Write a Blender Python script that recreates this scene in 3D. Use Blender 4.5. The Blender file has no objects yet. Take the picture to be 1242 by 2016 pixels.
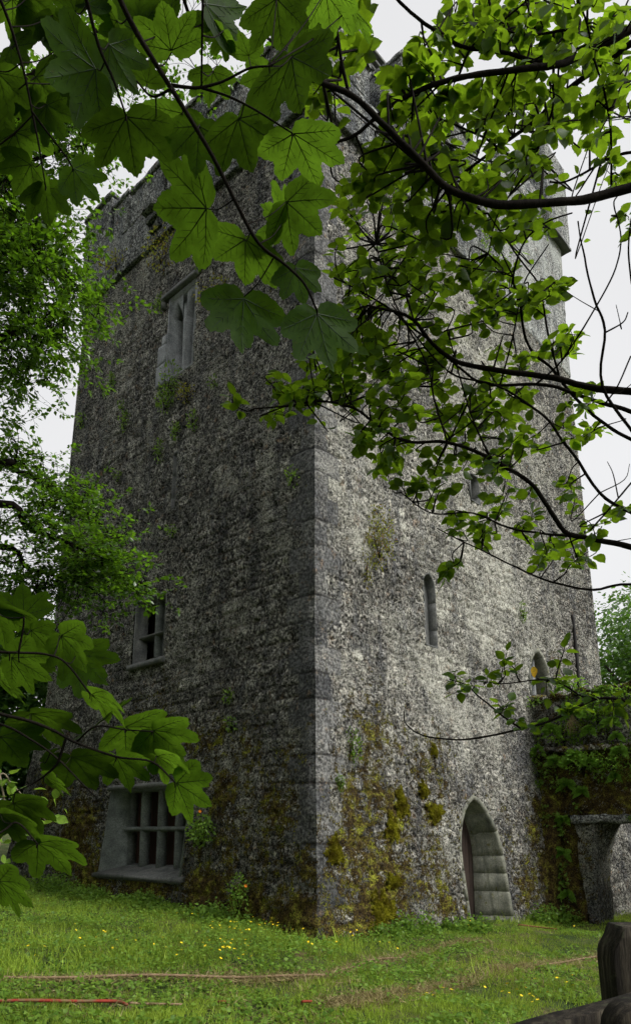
import bpy, math, random
import numpy as np
from mathutils import Vector, Matrix
random.seed(7); rng=np.random.default_rng(7)
scene=bpy.context.scene
# ------------------------------------------------------------ camera
PITCH=math.radians(11);G=1445.;F=G*math.cos(PITCH);PPY=1640-F*math.tan(PITCH)
cam=bpy.data.cameras.new('camera');camo=bpy.data.objects.new('camera',cam);scene.collection.objects.link(camo)
camo.location=(0,0,1.6);camo.rotation_euler=(math.radians(90)+PITCH,0,0)
cam.sensor_fit='VERTICAL';cam.sensor_height=36;cam.lens=F/2016*36;cam.shift_y=(PPY-1008)/2016
cam.clip_start=.05;cam.clip_end=2000
scene.camera=camo
# ------------------------------------------------------------ sky, sun, exposure
SUN_EL,SUN_AZ=math.radians(46),math.radians(114)      # azimuth measured from +Y towards +X
w=bpy.data.worlds.new("World");scene.world=w;w.use_nodes=True;nt=w.node_tree;nt.nodes.clear()
sky=nt.nodes.new('ShaderNodeTexSky');sky.sky_type='NISHITA';sky.sun_disc=False;sky.sun_elevation=SUN_EL;sky.sun_rotation=SUN_AZ
sky.dust_density=4;sky.air_density=1.0
tc=nt.nodes.new('ShaderNodeTexCoord');cl=nt.nodes.new('ShaderNodeTexNoise');cl.inputs['Scale'].default_value=1.3;cl.inputs['Detail'].default_value=4
nt.links.new(tc.outputs['Generated'],cl.inputs['Vector'])
cr=nt.nodes.new('ShaderNodeValToRGB');cr.color_ramp.elements[0].position=.3;cr.color_ramp.elements[0].color=(6.9,6.9,6.95,1)
cr.color_ramp.elements[1].position=.7;cr.color_ramp.elements[1].color=(7.9,7.88,7.92,1)
nt.links.new(cl.outputs['Fac'],cr.inputs['Fac'])
mx=nt.nodes.new('ShaderNodeMix');mx.data_type='RGBA';mx.inputs[0].default_value=.92   # closed cloud cover over the sky
nt.links.new(sky.outputs[0],mx.inputs[6]);nt.links.new(cr.outputs[0],mx.inputs[7])
bg=nt.nodes.new('ShaderNodeBackground');bg.inputs[1].default_value=.1
out=nt.nodes.new('ShaderNodeOutputWorld');nt.links.new(mx.outputs[2],bg.inputs[0]);nt.links.new(bg.outputs[0],out.inputs[0])
sl=bpy.data.lights.new('sun','SUN');sl.energy=3.5;sl.angle=math.radians(24);sl.color=(1,.98,.94)
so=bpy.data.objects.new('sun',sl);scene.collection.objects.link(so)
sd=Vector((math.sin(SUN_AZ)*math.cos(SUN_EL),math.cos(SUN_AZ)*math.cos(SUN_EL),math.sin(SUN_EL)))
so.rotation_euler=sd.to_track_quat('Z','Y').to_euler();so.location=(20,-10,30)
scene.view_settings.view_transform='Standard';scene.view_settings.look='None';scene.view_settings.exposure=.25;scene.view_settings.gamma=1
scene.render.engine='CYCLES';c=scene.cycles
c.use_adaptive_sampling=True;c.adaptive_threshold=.04;c.adaptive_min_samples=16;c.use_denoising=True;c.denoiser='OPENIMAGEDENOISE'
c.max_bounces=6;c.diffuse_bounces=3;c.glossy_bounces=2;c.transmission_bounces=3;c.sample_clamp_indirect=4
# ------------------------------------------------------------ geometry of the place
CAM=np.array([0,0,1.6]);aL=math.radians(47.4)
dL=np.array([-math.sin(aL),math.cos(aL),0]);dR=np.array([math.cos(aL),math.sin(aL),0]);nL=-dR;nR=-dL
P0=np.array([.03,11.2,0]);LL,LR=10.8,14.3
SD={'L':(dL,nL,LL),'R':(dR,nR,LR)}
def bat(z): return .126*np.minimum(np.maximum(z,-1),5.0)+.018*np.maximum(0,np.asarray(z)-5.0)
def ray(px,py):
    x,u=(px-621)/F,(PPY-py)/F
    d=np.array([x,math.cos(PITCH)-u*math.sin(PITCH),math.sin(PITCH)+u*math.cos(PITCH)]);return d/np.linalg.norm(d)
def PT(px,py,dist): return CAM+ray(px,py)*dist
def uz(side,px,py):
    d=ray(px,py);D,n,_=SD[side];z=2.
    for _ in range(30):
        q=P0-n*bat(z);t=((q-CAM)@n)/(d@n);P=CAM+d*t;z=.5*z+.5*P[2]
    return float((P-P0)@D),float(P[2])
def S(side,u,z,w=0.,zb=None):
    D,n,_=SD[side];b=bat(z if zb is None else zb)
    u,z,w=np.broadcast_arrays(np.asarray(u,float),np.asarray(z,float),np.asarray(w,float))
    return P0+u[...,None]*D-(b+w)[...,None]*n+z[...,None]*np.array([0,0,1.])
def gz(x,y):
    x=np.asarray(x,float);y=np.asarray(y,float)
    base=-.065*np.clip(x,-9,9)
    hill=np.clip((np.hypot(x,y-12)-16)*.06,0,2.5)
    return base+hill+.03*np.sin(x*1.7+y*.9)+.02*np.sin(x*3.1-y*2.3)
# ------------------------------------------------------------ noise
def _h(ix,iy,iz,s):
    h=(ix.astype(np.int64)*374761393+iy.astype(np.int64)*668265263+iz.astype(np.int64)*2147483647+s*974634777)&0xFFFFFFFF
    h=((h^(h>>13))*1274126177)&0xFFFFFFFF;h=((h^(h>>16))*2246822519)&0xFFFFFFFF
    return ((h^(h>>15))&0xFFFF)/65535.
def vn(p,f=1.,s=0):
    p=p*f;i=np.floor(p);t=p-i;t=t*t*(3-2*t);i=i.astype(np.int64);r=0
    for a in (0,1):
        for b in (0,1):
            for cc in (0,1):
                wgt=(t[...,0] if a else 1-t[...,0])*(t[...,1] if b else 1-t[...,1])*(t[...,2] if cc else 1-t[...,2])
                r=r+wgt*_h(i[...,0]+a,i[...,1]+b,i[...,2]+cc,s)
    return r
def fbm(p,f=1.,o=3,s=0):
    r=0;a=1.;n=0
    for k in range(o): r=r+a*vn(p,f*2.03**k,s+k*17);n+=a;a*=.5
    return r/n
def sst(a,b,x): t=np.clip((x-a)/(b-a),0,1);return t*t*(3-2*t)
# ------------------------------------------------------------ mesh helpers
def mesh_from(name,V,polys):
    """polys: list of (M,k) int arrays"""
    me=bpy.data.meshes.new(name);V=np.asarray(V,np.float32).reshape(-1,3)
    me.vertices.add(len(V));me.vertices.foreach_set('co',V.ravel())
    polys=[np.asarray(p,np.int32) for p in polys if len(p)]
    L=sum(p.size for p in polys);N=sum(len(p) for p in polys)
    me.loops.add(L);me.polygons.add(N)
    me.loops.foreach_set('vertex_index',np.concatenate([p.ravel() for p in polys]).astype(np.int32))
    tot=np.concatenate([np.full(len(p),p.shape[1],np.int32) for p in polys]);st=np.concatenate([[0],np.cumsum(tot)[:-1]]).astype(np.int32)
    me.polygons.foreach_set('loop_start',st);me.polygons.foreach_set('loop_total',tot)
    me.update(calc_edges=True);me.validate();return me
class Acc:
    def __init__(s): s.v=[];s.p={};s.n=0;s.at={}
    def add(s,V,polys,**attr):
        V=np.asarray(V,float).reshape(-1,3)
        for p in polys:
            p=np.asarray(p,int)
            if p.ndim==1: p=p[None]
            if len(p): s.p.setdefault(p.shape[1],[]).append(p+s.n)
        for k in set(list(attr)+list(s.at)):
            s.at.setdefault(k,[np.full(s.n,.5 if k=='stone' else 0.)] if s.n else [])
            val=attr.get(k,.5 if k=='stone' else 0.);s.at[k].append(np.broadcast_to(np.asarray(val,float),(len(V),)).copy())
        s.v.append(V);s.n+=len(V)
    def mesh(s,name,smooth=False):
        me=mesh_from(name,np.concatenate(s.v),[np.concatenate(s.p[k]) for k in sorted(s.p)])
        for k,vals in s.at.items():
            a=me.attributes.new(k,'FLOAT','POINT');a.data.foreach_set('value',np.concatenate(vals).astype(np.float32))
        if smooth: me.polygons.foreach_set('use_smooth',np.ones(len(me.polygons),bool))
        return me
    def build(s,name,mat,parent=None,smooth=False):
        return link(name,s.mesh(name,smooth),mat,parent)
def link(name,me,mat,parent=None):
    o=bpy.data.objects.new(name,me);scene.collection.objects.link(o)
    if mat is not None:
        for m in (mat if isinstance(mat,(list,tuple)) else [mat]): me.materials.append(m)
    if parent is not None:
        o.parent=parent;o.matrix_parent_inverse=parent.matrix_basis.inverted()
    return o
def tag(o,label=None,cat=None,group=None,kind=None):
    for k,v in (('label',label),('category',cat),('group',group),('kind',kind)):
        if v: o[k]=v
    return o
def thing(name,label,cat,loc=(0,0,0),group=None):
    o=bpy.data.objects.new(name,None);scene.collection.objects.link(o);o.location=tuple(float(a) for a in loc);o.empty_display_size=.2
    bpy.context.view_layer.update() if False else None
    return tag(o,label,cat,group)
def catmull(pts,rad,n=6):
    P=np.asarray(pts,float);R=np.asarray(rad,float)
    if R.ndim==0: R=np.full(len(P),float(R))
    if len(R)!=len(P): R=np.interp(np.linspace(0,1,len(P)),np.linspace(0,1,len(R)),R)
    Q=np.vstack([2*P[0]-P[1],P,2*P[-1]-P[-2]]);o=[];r=[]
    for i in range(len(P)-1):
        p0,p1,p2,p3=Q[i:i+4]
        for t in np.linspace(0,1,n,endpoint=False):
            o.append(.5*((2*p1)+(-p0+p2)*t+(2*p0-5*p1+4*p2-p3)*t*t+(-p0+3*p1-3*p2+p3)*t**3));r.append(R[i]*(1-t)+R[i+1]*t)
    o.append(P[-1]);r.append(R[-1]);return np.array(o),np.array(r)
def tube(acc,pts,rad,sides=6,bump=0.,cap=True,**attr):
    P=np.asarray(pts,float);R=np.broadcast_to(np.asarray(rad,float),(len(P),))
    T=np.gradient(P,axis=0);T/=np.linalg.norm(T,axis=1)[:,None]+1e-9
    up=np.array([0,0,1.]) if abs(T[0][2])<.9 else np.array([1.,0,0])
    V=[]
    N=np.cross(T[0],up);N/=np.linalg.norm(N)
    for i in range(len(P)):
        N=N-T[i]*(N@T[i]);N/=np.linalg.norm(N)+1e-9;B=np.cross(T[i],N)
        a=np.arange(sides)/sides*2*math.pi
        rr=R[i]*(1+bump*(rng.random(sides)-.5)) if bump else R[i]
        V.append(P[i]+(np.cos(a)*rr)[:,None]*N+(np.sin(a)*rr)[:,None]*B)
    V=np.concatenate(V);k=np.arange(sides);k2=(k+1)%sides;q=[]
    for i in range(len(P)-1):
        q.append(np.stack([i*sides+k,i*sides+k2,(i+1)*sides+k2,(i+1)*sides+k],1))
    acc.add(V,[np.concatenate(q)]+([np.arange(sides)[::-1][None],(np.arange(sides)+(len(P)-1)*sides)[None]] if cap else []),**attr)
def rblock(acc,fn,a,b,cc,res=.12,amp=.012,seed=0,freq=5.,**attr):
    attr.setdefault('stone',.5)
    """box surface r,s,t in given ranges mapped by fn, roughened by noise"""
    n=[max(1,int(round(abs(x[1]-x[0])/res))) for x in (a,b,cc)]
    key={};V=[];Q=[]
    def vid(i,j,k):
        kk=(i,j,k)
        if kk not in key: key[kk]=len(V);V.append((a[0]+(a[1]-a[0])*i/n[0],b[0]+(b[1]-b[0])*j/n[1],cc[0]+(cc[1]-cc[0])*k/n[2]))
        return key[kk]
    for k in (0,n[2]):
        for i in range(n[0]):
            for j in range(n[1]):
                q=[vid(i,j,k),vid(i+1,j,k),vid(i+1,j+1,k),vid(i,j+1,k)];Q.append(q if k else q[::-1])
    for j in (0,n[1]):
        for i in range(n[0]):
            for k in range(n[2]):
                q=[vid(i,j,k),vid(i,j,k+1),vid(i+1,j,k+1),vid(i+1,j,k)];Q.append(q if j else q[::-1])
    for i in (0,n[0]):
        for j in range(n[1]):
            for k in range(n[2]):
                q=[vid(i,j,k),vid(i,j+1,k),vid(i,j+1,k+1),vid(i,j,k+1)];Q.append(q if i else q[::-1])
    V=np.array(V);W=fn(V[:,0],V[:,1],V[:,2])
    d=np.stack([vn(W,freq,seed+1),vn(W,freq,seed+2),vn(W,freq,seed+3)],1)-.5
    d2=np.stack([vn(W,freq*4,seed+4),vn(W,freq*4,seed+5),vn(W,freq*4,seed+6)],1)-.5
    acc.add(W+(d*2+d2)*amp,[np.array(Q)],**attr)
# ------------------------------------------------------------ materials
class MB:
    def __init__(s,name):
        s.m=bpy.data.materials.new(name);s.m.use_nodes=True;s.t=s.m.node_tree;s.t.nodes.clear()
        s.o=s.t.nodes.new('ShaderNodeOutputMaterial');s.g=s.t.nodes.new('ShaderNodeNewGeometry')
        s.pos=s.g.outputs['Position']
    def n(s,typ,**kw):
        x=s.t.nodes.new(typ)
        for k,v in kw.items():
            if k[0]=='_': setattr(x,k[1:],v)
        return x
    def lk(s,a,b): s.t.links.new(a,b)
    def noise(s,scale,detail=4,rough=.6,vec=None,dist=0):
        x=s.t.nodes.new('ShaderNodeTexNoise');x.inputs['Scale'].default_value=scale;x.inputs['Detail'].default_value=detail
        x.inputs['Roughness'].default_value=rough;x.inputs['Distortion'].default_value=dist;s.lk(vec or s.pos,x.inputs['Vector']);return x.outputs['Fac']
    def voro(s,scale,out='Distance',vec=None,rnd=1):
        x=s.t.nodes.new('ShaderNodeTexVoronoi');x.inputs['Scale'].default_value=scale;x.inputs['Randomness'].default_value=rnd;s.lk(vec or s.pos,x.inputs['Vector']);return x.outputs[out]
    def ramp(s,f,stops,interp='LINEAR'):
        x=s.t.nodes.new('ShaderNodeValToRGB');r=x.color_ramp;r.interpolation=interp
        while len(r.elements)<len(stops): r.elements.new(.5)
        for e,(p,col) in zip(r.elements,stops):
            e.position=p;e.color=(*col,1) if hasattr(col,'__len__') else (col,col,col,1)
        s.lk(f,x.inputs['Fac']);return x.outputs['Color']
    def mix(s,f,a,b,mode='MIX'):
        x=s.t.nodes.new('ShaderNodeMix');x.data_type='RGBA';x.blend_type=mode
        for v,i in ((f,0),(a,6),(b,7)):
            if hasattr(v,'links') or hasattr(v,'is_output'): s.lk(v,x.inputs[i])
            elif i==0: x.inputs[0].default_value=v
            else: x.inputs[i].default_value=(*v,1)
        return x.outputs[2]
    def math(s,op,a,b=None,clamp=False):
        x=s.t.nodes.new('ShaderNodeMath');x.operation=op;x.use_clamp=clamp
        for v,i in ((a,0),(b,1)):
            if v is None: continue
            if hasattr(v,'is_output'): s.lk(v,x.inputs[i])
            else: x.inputs[i].default_value=v
        return x.outputs[0]
    def attr(s,name):
        x=s.t.nodes.new('ShaderNodeAttribute');x.attribute_name=name;return x.outputs['Fac']
    def mapr(s,f,a,b,c0=0.,d=1.):
        x=s.t.nodes.new('ShaderNodeMapRange');x.interpolation_type='SMOOTHSTEP';s.lk(f,x.inputs[0])
        for i,v in enumerate((a,b,c0,d)): x.inputs[i+1].default_value=v
        return x.outputs[0]
    def done(s,col,rough=.9,bump=None,bs=.5,bd=.02,spec=.2):
        p=s.t.nodes.new('ShaderNodeBsdfPrincipled');p.inputs['Roughness'].default_value=rough;p.inputs['Specular IOR Level'].default_value=spec
        if hasattr(col,'is_output'): s.lk(col,p.inputs['Base Color'])
        else: p.inputs['Base Color'].default_value=(*col,1)
        if bump is not None:
            b=s.t.nodes.new('ShaderNodeBump');b.inputs['Strength'].default_value=bs;b.inputs['Distance'].default_value=bd
            s.lk(bump,b.inputs['Height']);s.lk(b.outputs[0],p.inputs['Normal'])
        s.lk(p.outputs[0],s.o.inputs[0]);return s.m
def scaled(b,sx,sy,sz):
    x=b.t.nodes.new('ShaderNodeMapping');x.inputs['Scale'].default_value=(sx,sy,sz);b.lk(b.pos,x.inputs['Vector']);return x.outputs[0]
def mat_masonry(name,use_attr=True,bright=1.,mossy=0.,tone=(1,1,1),mg=0.):
    b=MB(name);k=bright
    fine=b.noise(19,4,.72);mid=b.noise(6.5,6,.7);big=b.noise(.9,4,.6);streak=b.noise(1.,6,.75,vec=scaled(b,3.,3.,.45))
    v=b.voro(14,'Distance',vec=None);v2=b.voro(33,'Distance');vc=b.voro(24,'Color');vs=b.t.nodes.new('ShaderNodeSeparateColor');b.lk(vc,vs.inputs[0])
    base=b.ramp(mid,[(.32,(.115*k,.113*k,.105*k)),(.5,(.26*k,.252*k,.226*k)),(.68,(.42*k,.40*k,.34*k))])
    sp=b.ramp(fine,[(.38,.08),(.455,.42),(.52,1.15),(.60,2.1)])
    med=b.ramp(b.noise(2.3,6,.75,dist=.6),[(.34,.5),(.48,.95),(.62,1.55)])
    col=b.mix(1.,base,sp,'MULTIPLY')
    col=b.mix(1.,col,med,'MULTIPLY')
    dk=b.mapr(v,.10,.24,0,1);dk2=b.mapr(v2,.08,.22,.3,1);dsel=b.mapr(vs.outputs[0],.22,.45,0,1);dkm=b.math('MULTIPLY',b.math('MAXIMUM',dk,b.mapr(vs.outputs[1],.35,.5,0,1)),dk2)
    col=b.mix(1.,col,b.mix(dkm,(.10,.10,.095),(1,1,1)),'MULTIPLY')
    col=b.mix(1.,col,b.mix(dsel,(.45,.45,.45),(1.1,1.1,1.1)),'MULTIPLY')
    st=b.mapr(streak,.49,.60,0,.72);col=b.mix(st,col,b.mix(1.,(.078*k,.082*k,.092*k),sp,'MULTIPLY'))
    # pale lichen speckle
    ln=b.noise(34,4,.75);lbig=b.mapr(big,.42,.65,-.04,.08)
    la=b.attr('lich') if use_attr else None
    thr=b.math('ADD',b.math('ADD',ln,lbig),b.math('MULTIPLY',la,.13) if use_attr else 0.)
    lm=b.mapr(thr,.575,.645,0,.9);lm=b.math('MULTIPLY',lm,b.mapr(dkm,.2,.8,.25,1.));col=b.mix(lm,col,b.ramp(b.noise(75,2,.5),[(.35,(.30,.30,.25)),(.65,(.66,.65,.56))]))
    if use_attr:
        col=b.mix(1.,col,b.ramp(b.attr('stone'),[(0.,.62),(.5,1.),(1.,1.32)]),'MULTIPLY')
        col=b.mix(b.math('MULTIPLY',b.attr('joint'),.62),col,b.mix(1.,(.07*k,.055*k,.045*k),sp,'MULTIPLY'))
        lw=b.math('MULTIPLY',b.math('MULTIPLY',la,.75),b.mapr(b.noise(1.7,5,.7),.40,.60,.1,.8));col=b.mix(lw,col,b.mix(1.,(.56,.55,.48),b.mix(.3,sp,b.mix(dkm,(.3,.3,.3),(1,1,1))),'MULTIPLY'))
        qm=b.math('MULTIPLY',b.attr('quoin'),b.mapr(b.noise(3.,5,.7),.38,.6,1.,.55));col=b.mix(qm,col,b.mix(1.,b.mix(b.attr('stone'),(.072,.075,.080),(.19,.19,.185)),b.mix(.45,sp,(1,1,1)),'MULTIPLY'))
        col=b.mix(b.math('MULTIPLY',b.attr('joint'),b.math('MULTIPLY',b.attr('quoin'),.85)),col,(.02,.02,.02))
        al=b.attr('algae');col=b.mix(b.math('MULTIPLY',al,.9),col,b.mix(1.,col,(.46,.475,.45),'MULTIPLY'))  # algae tone, and also the painted shade of left face and jamb
    # rusty stains
    rn=b.mapr(b.noise(4.1,6,.75),.57,.68,0,.6);col=b.mix(rn,col,b.mix(1.,(.17,.105,.055),sp,'MULTIPLY'))
    # moss
    mn=b.math('ADD',b.math('MULTIPLY',b.noise(4.5,5,.75),.55),b.math('MULTIPLY',b.noise(26,4,.75),.45))
    ma=b.attr('moss') if use_attr else None
    mm=b.math('ADD',mn,b.math('ADD',b.math('MULTIPLY',ma,.22),-.055) if use_attr else mossy-.06)
    if use_attr: mm=b.math('ADD',mm,b.math('MULTIPLY',b.math('MULTIPLY',b.attr('joint'),.09),b.math('MINIMUM',b.attr('moss'),1.)))
    mm=b.mapr(mm,.54,.57,0,1)
    mc=b.ramp(b.math('ADD',b.noise(5,6,.75),mg),[(.36,(.018,.012,.006)),(.47,(.052,.036,.010)),(.55,(.095,.085,.014)),(.64,(.17,.185,.020))])
    mc=b.mix(1.,mc,b.ramp(b.noise(38,3,.7),[(.38,.15),(.62,2.2)]),'MULTIPLY')
    col=b.mix(mm,col,mc)
    col=b.mix(1.,col,tone,'MULTIPLY')
    h=b.math('ADD',b.math('MULTIPLY',fine,1.),b.math('MULTIPLY',b.noise(75,3,.6),.5));h=b.math('ADD',h,b.math('MULTIPLY',dkm,.6));h=b.math('ADD',h,b.math('MULTIPLY',mm,.5))
    return b.done(col,.93,h,1.,.04,.15)
def mat_dressed(name,c0=(.11,.115,.11),c1=(.25,.25,.23),moss=.0):
    b=MB(name);n=b.noise(4,6,.65);f=b.noise(40,4,.6)
    col=b.ramp(n,[(.3,c0),(.7,c1)]);col=b.mix(1.,col,b.ramp(f,[(.3,.6),(.7,1.35)]),'MULTIPLY')
    st=b.mapr(b.noise(1,5,.7,vec=scaled(b,4,4,.5)),.5,.66,0,.6);col=b.mix(st,col,(.05,.055,.055))
    if moss: col=b.mix(b.mapr(b.noise(7,5,.7),.62-moss,.7-moss,0,.9),col,(.09,.085,.02))
    return b.done(col,.85,f,.5,.012,.2)
def mat_leaf(name,dark,light,trans,tw=.45,gloss=.35,attrname='tint',rough=.45):
    b=MB(name);a=b.attr(attrname)
    col=b.mix(a,dark,light);n=b.noise(26,5,.7);col=b.mix(1.,col,b.ramp(n,[(.3,.6),(.7,1.4)]),'MULTIPLY')
    col=b.mix(b.mapr(b.noise(60,2,.5),.70,.74,0,.75),col,(.05,.03,.012))
    p=b.n('ShaderNodeBsdfPrincipled');b.lk(col,p.inputs['Base Color']);p.inputs['Roughness'].default_value=rough;p.inputs['Specular IOR Level'].default_value=gloss
    t=b.n('ShaderNodeBsdfTranslucent');tcol=b.mix(1.,b.mix(a,tuple(x*.55 for x in trans),tuple(min(1,x*1.25) for x in trans)),b.ramp(n,[(.3,.7),(.7,1.3)]),'MULTIPLY');b.lk(tcol,t.inputs['Color'])
    m=b.n('ShaderNodeMixShader');m.inputs[0].default_value=tw;b.lk(p.outputs[0],m.inputs[1]);b.lk(t.outputs[0],m.inputs[2]);b.lk(m.outputs[0],b.o.inputs[0]);return b.m
def mat_bark(name,c0,c1,sc=8):
    b=MB(name);n=b.noise(sc,6,.7,vec=scaled(b,1,1,.35));col=b.ramp(n,[(.3,c0),(.7,c1)]);return b.done(col,.95,n,.7,.02,.03)
M_WALL=mat_masonry('rubble_limestone',bright=.73)
M_RUIN=mat_masonry('mossy_rubble',use_attr=True,bright=.8,mg=-.03)
M_SLATE=mat_masonry('slate_masonry',use_attr=True,bright=.95,tone=(.92,.97,1.06))
M_DRESS=mat_dressed('dressed_limestone',(.07,.075,.075),(.17,.17,.16));M_DRESSP=mat_dressed('pale_dressed_limestone',(.13,.14,.145),(.30,.31,.31))
M_DRESSG=mat_dressed('green_dressed_limestone',(.10,.105,.085),(.24,.24,.19),.04)
M_GREEN=mat_dressed('weathered_mullion_stone',(.075,.085,.080),(.17,.185,.172))
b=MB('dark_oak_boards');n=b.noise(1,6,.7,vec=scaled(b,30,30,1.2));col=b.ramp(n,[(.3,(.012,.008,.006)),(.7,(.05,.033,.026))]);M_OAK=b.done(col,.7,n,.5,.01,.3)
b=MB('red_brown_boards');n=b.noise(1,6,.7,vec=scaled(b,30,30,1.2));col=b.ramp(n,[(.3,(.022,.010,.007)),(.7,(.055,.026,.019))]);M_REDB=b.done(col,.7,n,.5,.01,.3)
b=MB('grey_weathered_timber');n=b.noise(1,7,.75,vec=scaled(b,35,35,3));n2=b.noise(7,4,.6);col=b.mix(1.,b.ramp(n,[(.36,(.006,.005,.004)),(.5,(.022,.018,.013)),(.64,(.085,.072,.052))]),b.ramp(n2,[(.3,.5),(.7,1.4)]),'MULTIPLY')
col=b.mix(b.mapr(b.noise(18,4,.7),.56,.68,0,.7),col,(.05,.055,.03));M_POST=b.done(col,.85,n,.9,.01,.2)
b=MB('iron');M_IRON=b.done((.02,.018,.017),.6)
b=MB('pale_rail_timber');n=b.noise(1,5,.7,vec=scaled(b,3,20,20));col=b.ramp(n,[(.3,(.10,.065,.035)),(.7,(.30,.21,.13))]);M_RAIL=b.done(col,.8,n,.5,.01,.2)
b=MB('red_painted_timber');n=b.noise(9,5,.7);col=b.ramp(n,[(.40,(.26,.12,.055)),(.52,(.38,.035,.02)),(.7,(.45,.05,.03))]);M_RED=b.done(b.mix(1.,b.mix(b.mapr(b.noise(5,4,.7),.45,.6,0,.8),col,(.22,.12,.06)),(.6,.8,.8),'MULTIPLY'),.7,n,.4,.01,.2)
M_BARK=mat_bark('dark_bark',(.005,.0045,.004),(.018,.015,.012),14);M_BARK2=mat_bark('grey_bark',(.03,.028,.022),(.09,.08,.06),6)
M_MAPLE=mat_leaf('sycamore_leaf',(.012,.032,.004),(.030,.068,.007),(.098,.195,.010),.52,.08,rough=.6)
M_VEIN=MB('leaf_vein').done((.012,.030,.006),.6)
M_ROUND=mat_leaf('round_leaf',(.008,.026,.004),(.045,.105,.010),(.23,.39,.013),.52,.25)
M_YLEAF=mat_leaf('yellow_leaf',(.5,.3,.02),(.7,.45,.03),(.8,.5,.03),.4,.2)
M_BEECH=mat_leaf('beech_leaf',(.022,.058,.008),(.060,.135,.014),(.17,.36,.012),.42,.6,rough=.33)
M_FAR=mat_leaf('far_leaf',(.025,.07,.012),(.07,.16,.03),(.16,.34,.03),.4,.5)
M_FERN=mat_leaf('fern_frond',(.04,.12,.012),(.20,.36,.04),(.28,.5,.03),.5,.15)
M_WEED=mat_leaf('wall_weed',(.055,.13,.015),(.17,.28,.04),(.26,.42,.04),.38,.15)
M_RUSTW=mat_leaf('rusty_wall_weed',(.22,.08,.025),(.26,.34,.03),(.34,.40,.04),.35,.1)
M_GRASS=mat_leaf('grass_blade',(.055,.12,.014),(.37,.50,.07),(.38,.52,.05),.35,.12)
M_STRAW=mat_leaf('dry_grass',(.16,.13,.05),(.42,.36,.17),(.3,.22,.1),.3,.2)
M_MOSSC=mat_leaf('moss_tuft',(.09,.065,.008),(.30,.29,.022),(.28,.28,.02),.25,.1)
M_PETAL=MB('yellow_petal').done((.85,.62,.02),.5)
# ------------------------------------------------------------ ground
def axis(a0,a1,near,step,far):
    mid=np.arange(a0,a1+1e-6,step);o=[];x=step
    lo=[a0];hi=[a1]
    while hi[-1]<far: x*=1.35;hi.append(hi[-1]+x);lo.append(lo[-1]-x)
    return np.concatenate([lo[:0:-1],mid,hi[1:]])
gx=axis(-10,12,0,.12,700);gy=axis(3,22,0,.12,700)
X,Y=np.meshgrid(gx,gy,indexing='ij');Z=gz(X,Y)
PP=np.stack([X,Y,Z],-1);Z=Z+(fbm(PP,1.3,3,5)-.5)*.10+(vn(PP,7,3)-.5)*.03
PP[...,2]=Z;nx,ny=X.shape;I=np.arange(nx*ny).reshape(nx,ny)
Q=np.stack([I[:-1,:-1],I[1:,:-1],I[1:,1:],I[:-1,1:]],-1).reshape(-1,4)
b=MB('turf_soil');n=b.noise(1.6,6,.65);f=b.noise(22,5,.7)
col=b.ramp(n,[(.35,(.030,.050,.014)),(.5,(.055,.078,.020)),(.62,(.10,.095,.038)),(.72,(.14,.105,.055))]);col=b.mix(1.,col,b.ramp(f,[(.3,.4),(.7,1.6)]),'MULTIPLY')
M_SOIL=b.done(col,.95,f,.9,.04,.1)
g=link('ground',mesh_from('ground',PP.reshape(-1,3),[Q]),M_SOIL);tag(g,kind='structure')
def ground_hit(px,py):
    d=ray(px,py);t=5.
    for _ in range(60):
        P=CAM+d*t;t=.5*t+.5*((gz(P[0],P[1])-1.6)/d[2]) if d[2]<-.01 else t
    return CAM+d*t
# ------------------------------------------------------------ tower
tower=thing('stone_tower','tall grey limestone tower house with battered rubble walls, mossy at its foot','tower',P0)
def poly_in(poly,u,z):
    c=np.zeros(u.shape,bool);n=len(poly)
    for i in range(n):
        (x1,y1),(x2,y2)=poly[i],poly[(i+1)%n]
        m=((y1>z)!=(y2>z))&(u<(x2-x1)*(z-y1)/((y2-y1) if y2!=y1 else 1e-9)+x1);c^=m
    return c
def grow(poly,e):
    P=np.array(poly,float);n=len(P);o=[];ar=0
    for i in range(n): ar+=P[i][0]*P[(i+1)%n][1]-P[(i+1)%n][0]*P[i][1]
    s=1 if ar>0 else -1
    for i in range(n):
        a=P[i]-P[i-1];bb=P[(i+1)%n]-P[i];na=np.array([a[1],-a[0]])*s/(np.linalg.norm(a)+1e-9);nb=np.array([bb[1],-bb[0]])*s/(np.linalg.norm(bb)+1e-9)
        m=na+nb;m/=max(.5,(m@m)/2)**1 if False else 1;k=m/(max(.35,(1+na@nb)))
        o.append(P[i]+k*e)
    return np.array(o)
def arch(u0,u1,z0,zs,za,n=7):
    """counter clockwise from left foot: pointed arch opening"""
    c=(u0+u1)/2;hw=(u1-u0)/2;R=[(u0,z0)];
    for t in np.linspace(0,1,n): R.append((u0+hw*(1-math.cos(t*math.pi/2*.86))/(1-math.cos(math.pi/2*.86)),zs+(za-zs)*math.sin(t*math.pi/2*.86)/math.sin(math.pi/2*.86)))
    for t in np.linspace(1,0,n)[1:]: R.append((u1-hw*(1-math.cos(t*math.pi/2*.86))/(1-math.cos(math.pi/2*.86)),zs+(za-zs)*math.sin(t*math.pi/2*.86)/math.sin(math.pi/2*.86)))
    R.append((u1,z0));return R
def rect(u0,u1,z0,z1): return [(u0,z0),(u0,z1),(u1,z1),(u1,z0)]
DOOR=arch(4.36,5.98,-.7,1.0,2.32);WINA=rect(3.55,6.28,.72,2.50);WINB=rect(5.12,6.28,5.32,6.80);WINC=rect(4.62,5.62,12.25,14.52)
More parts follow.
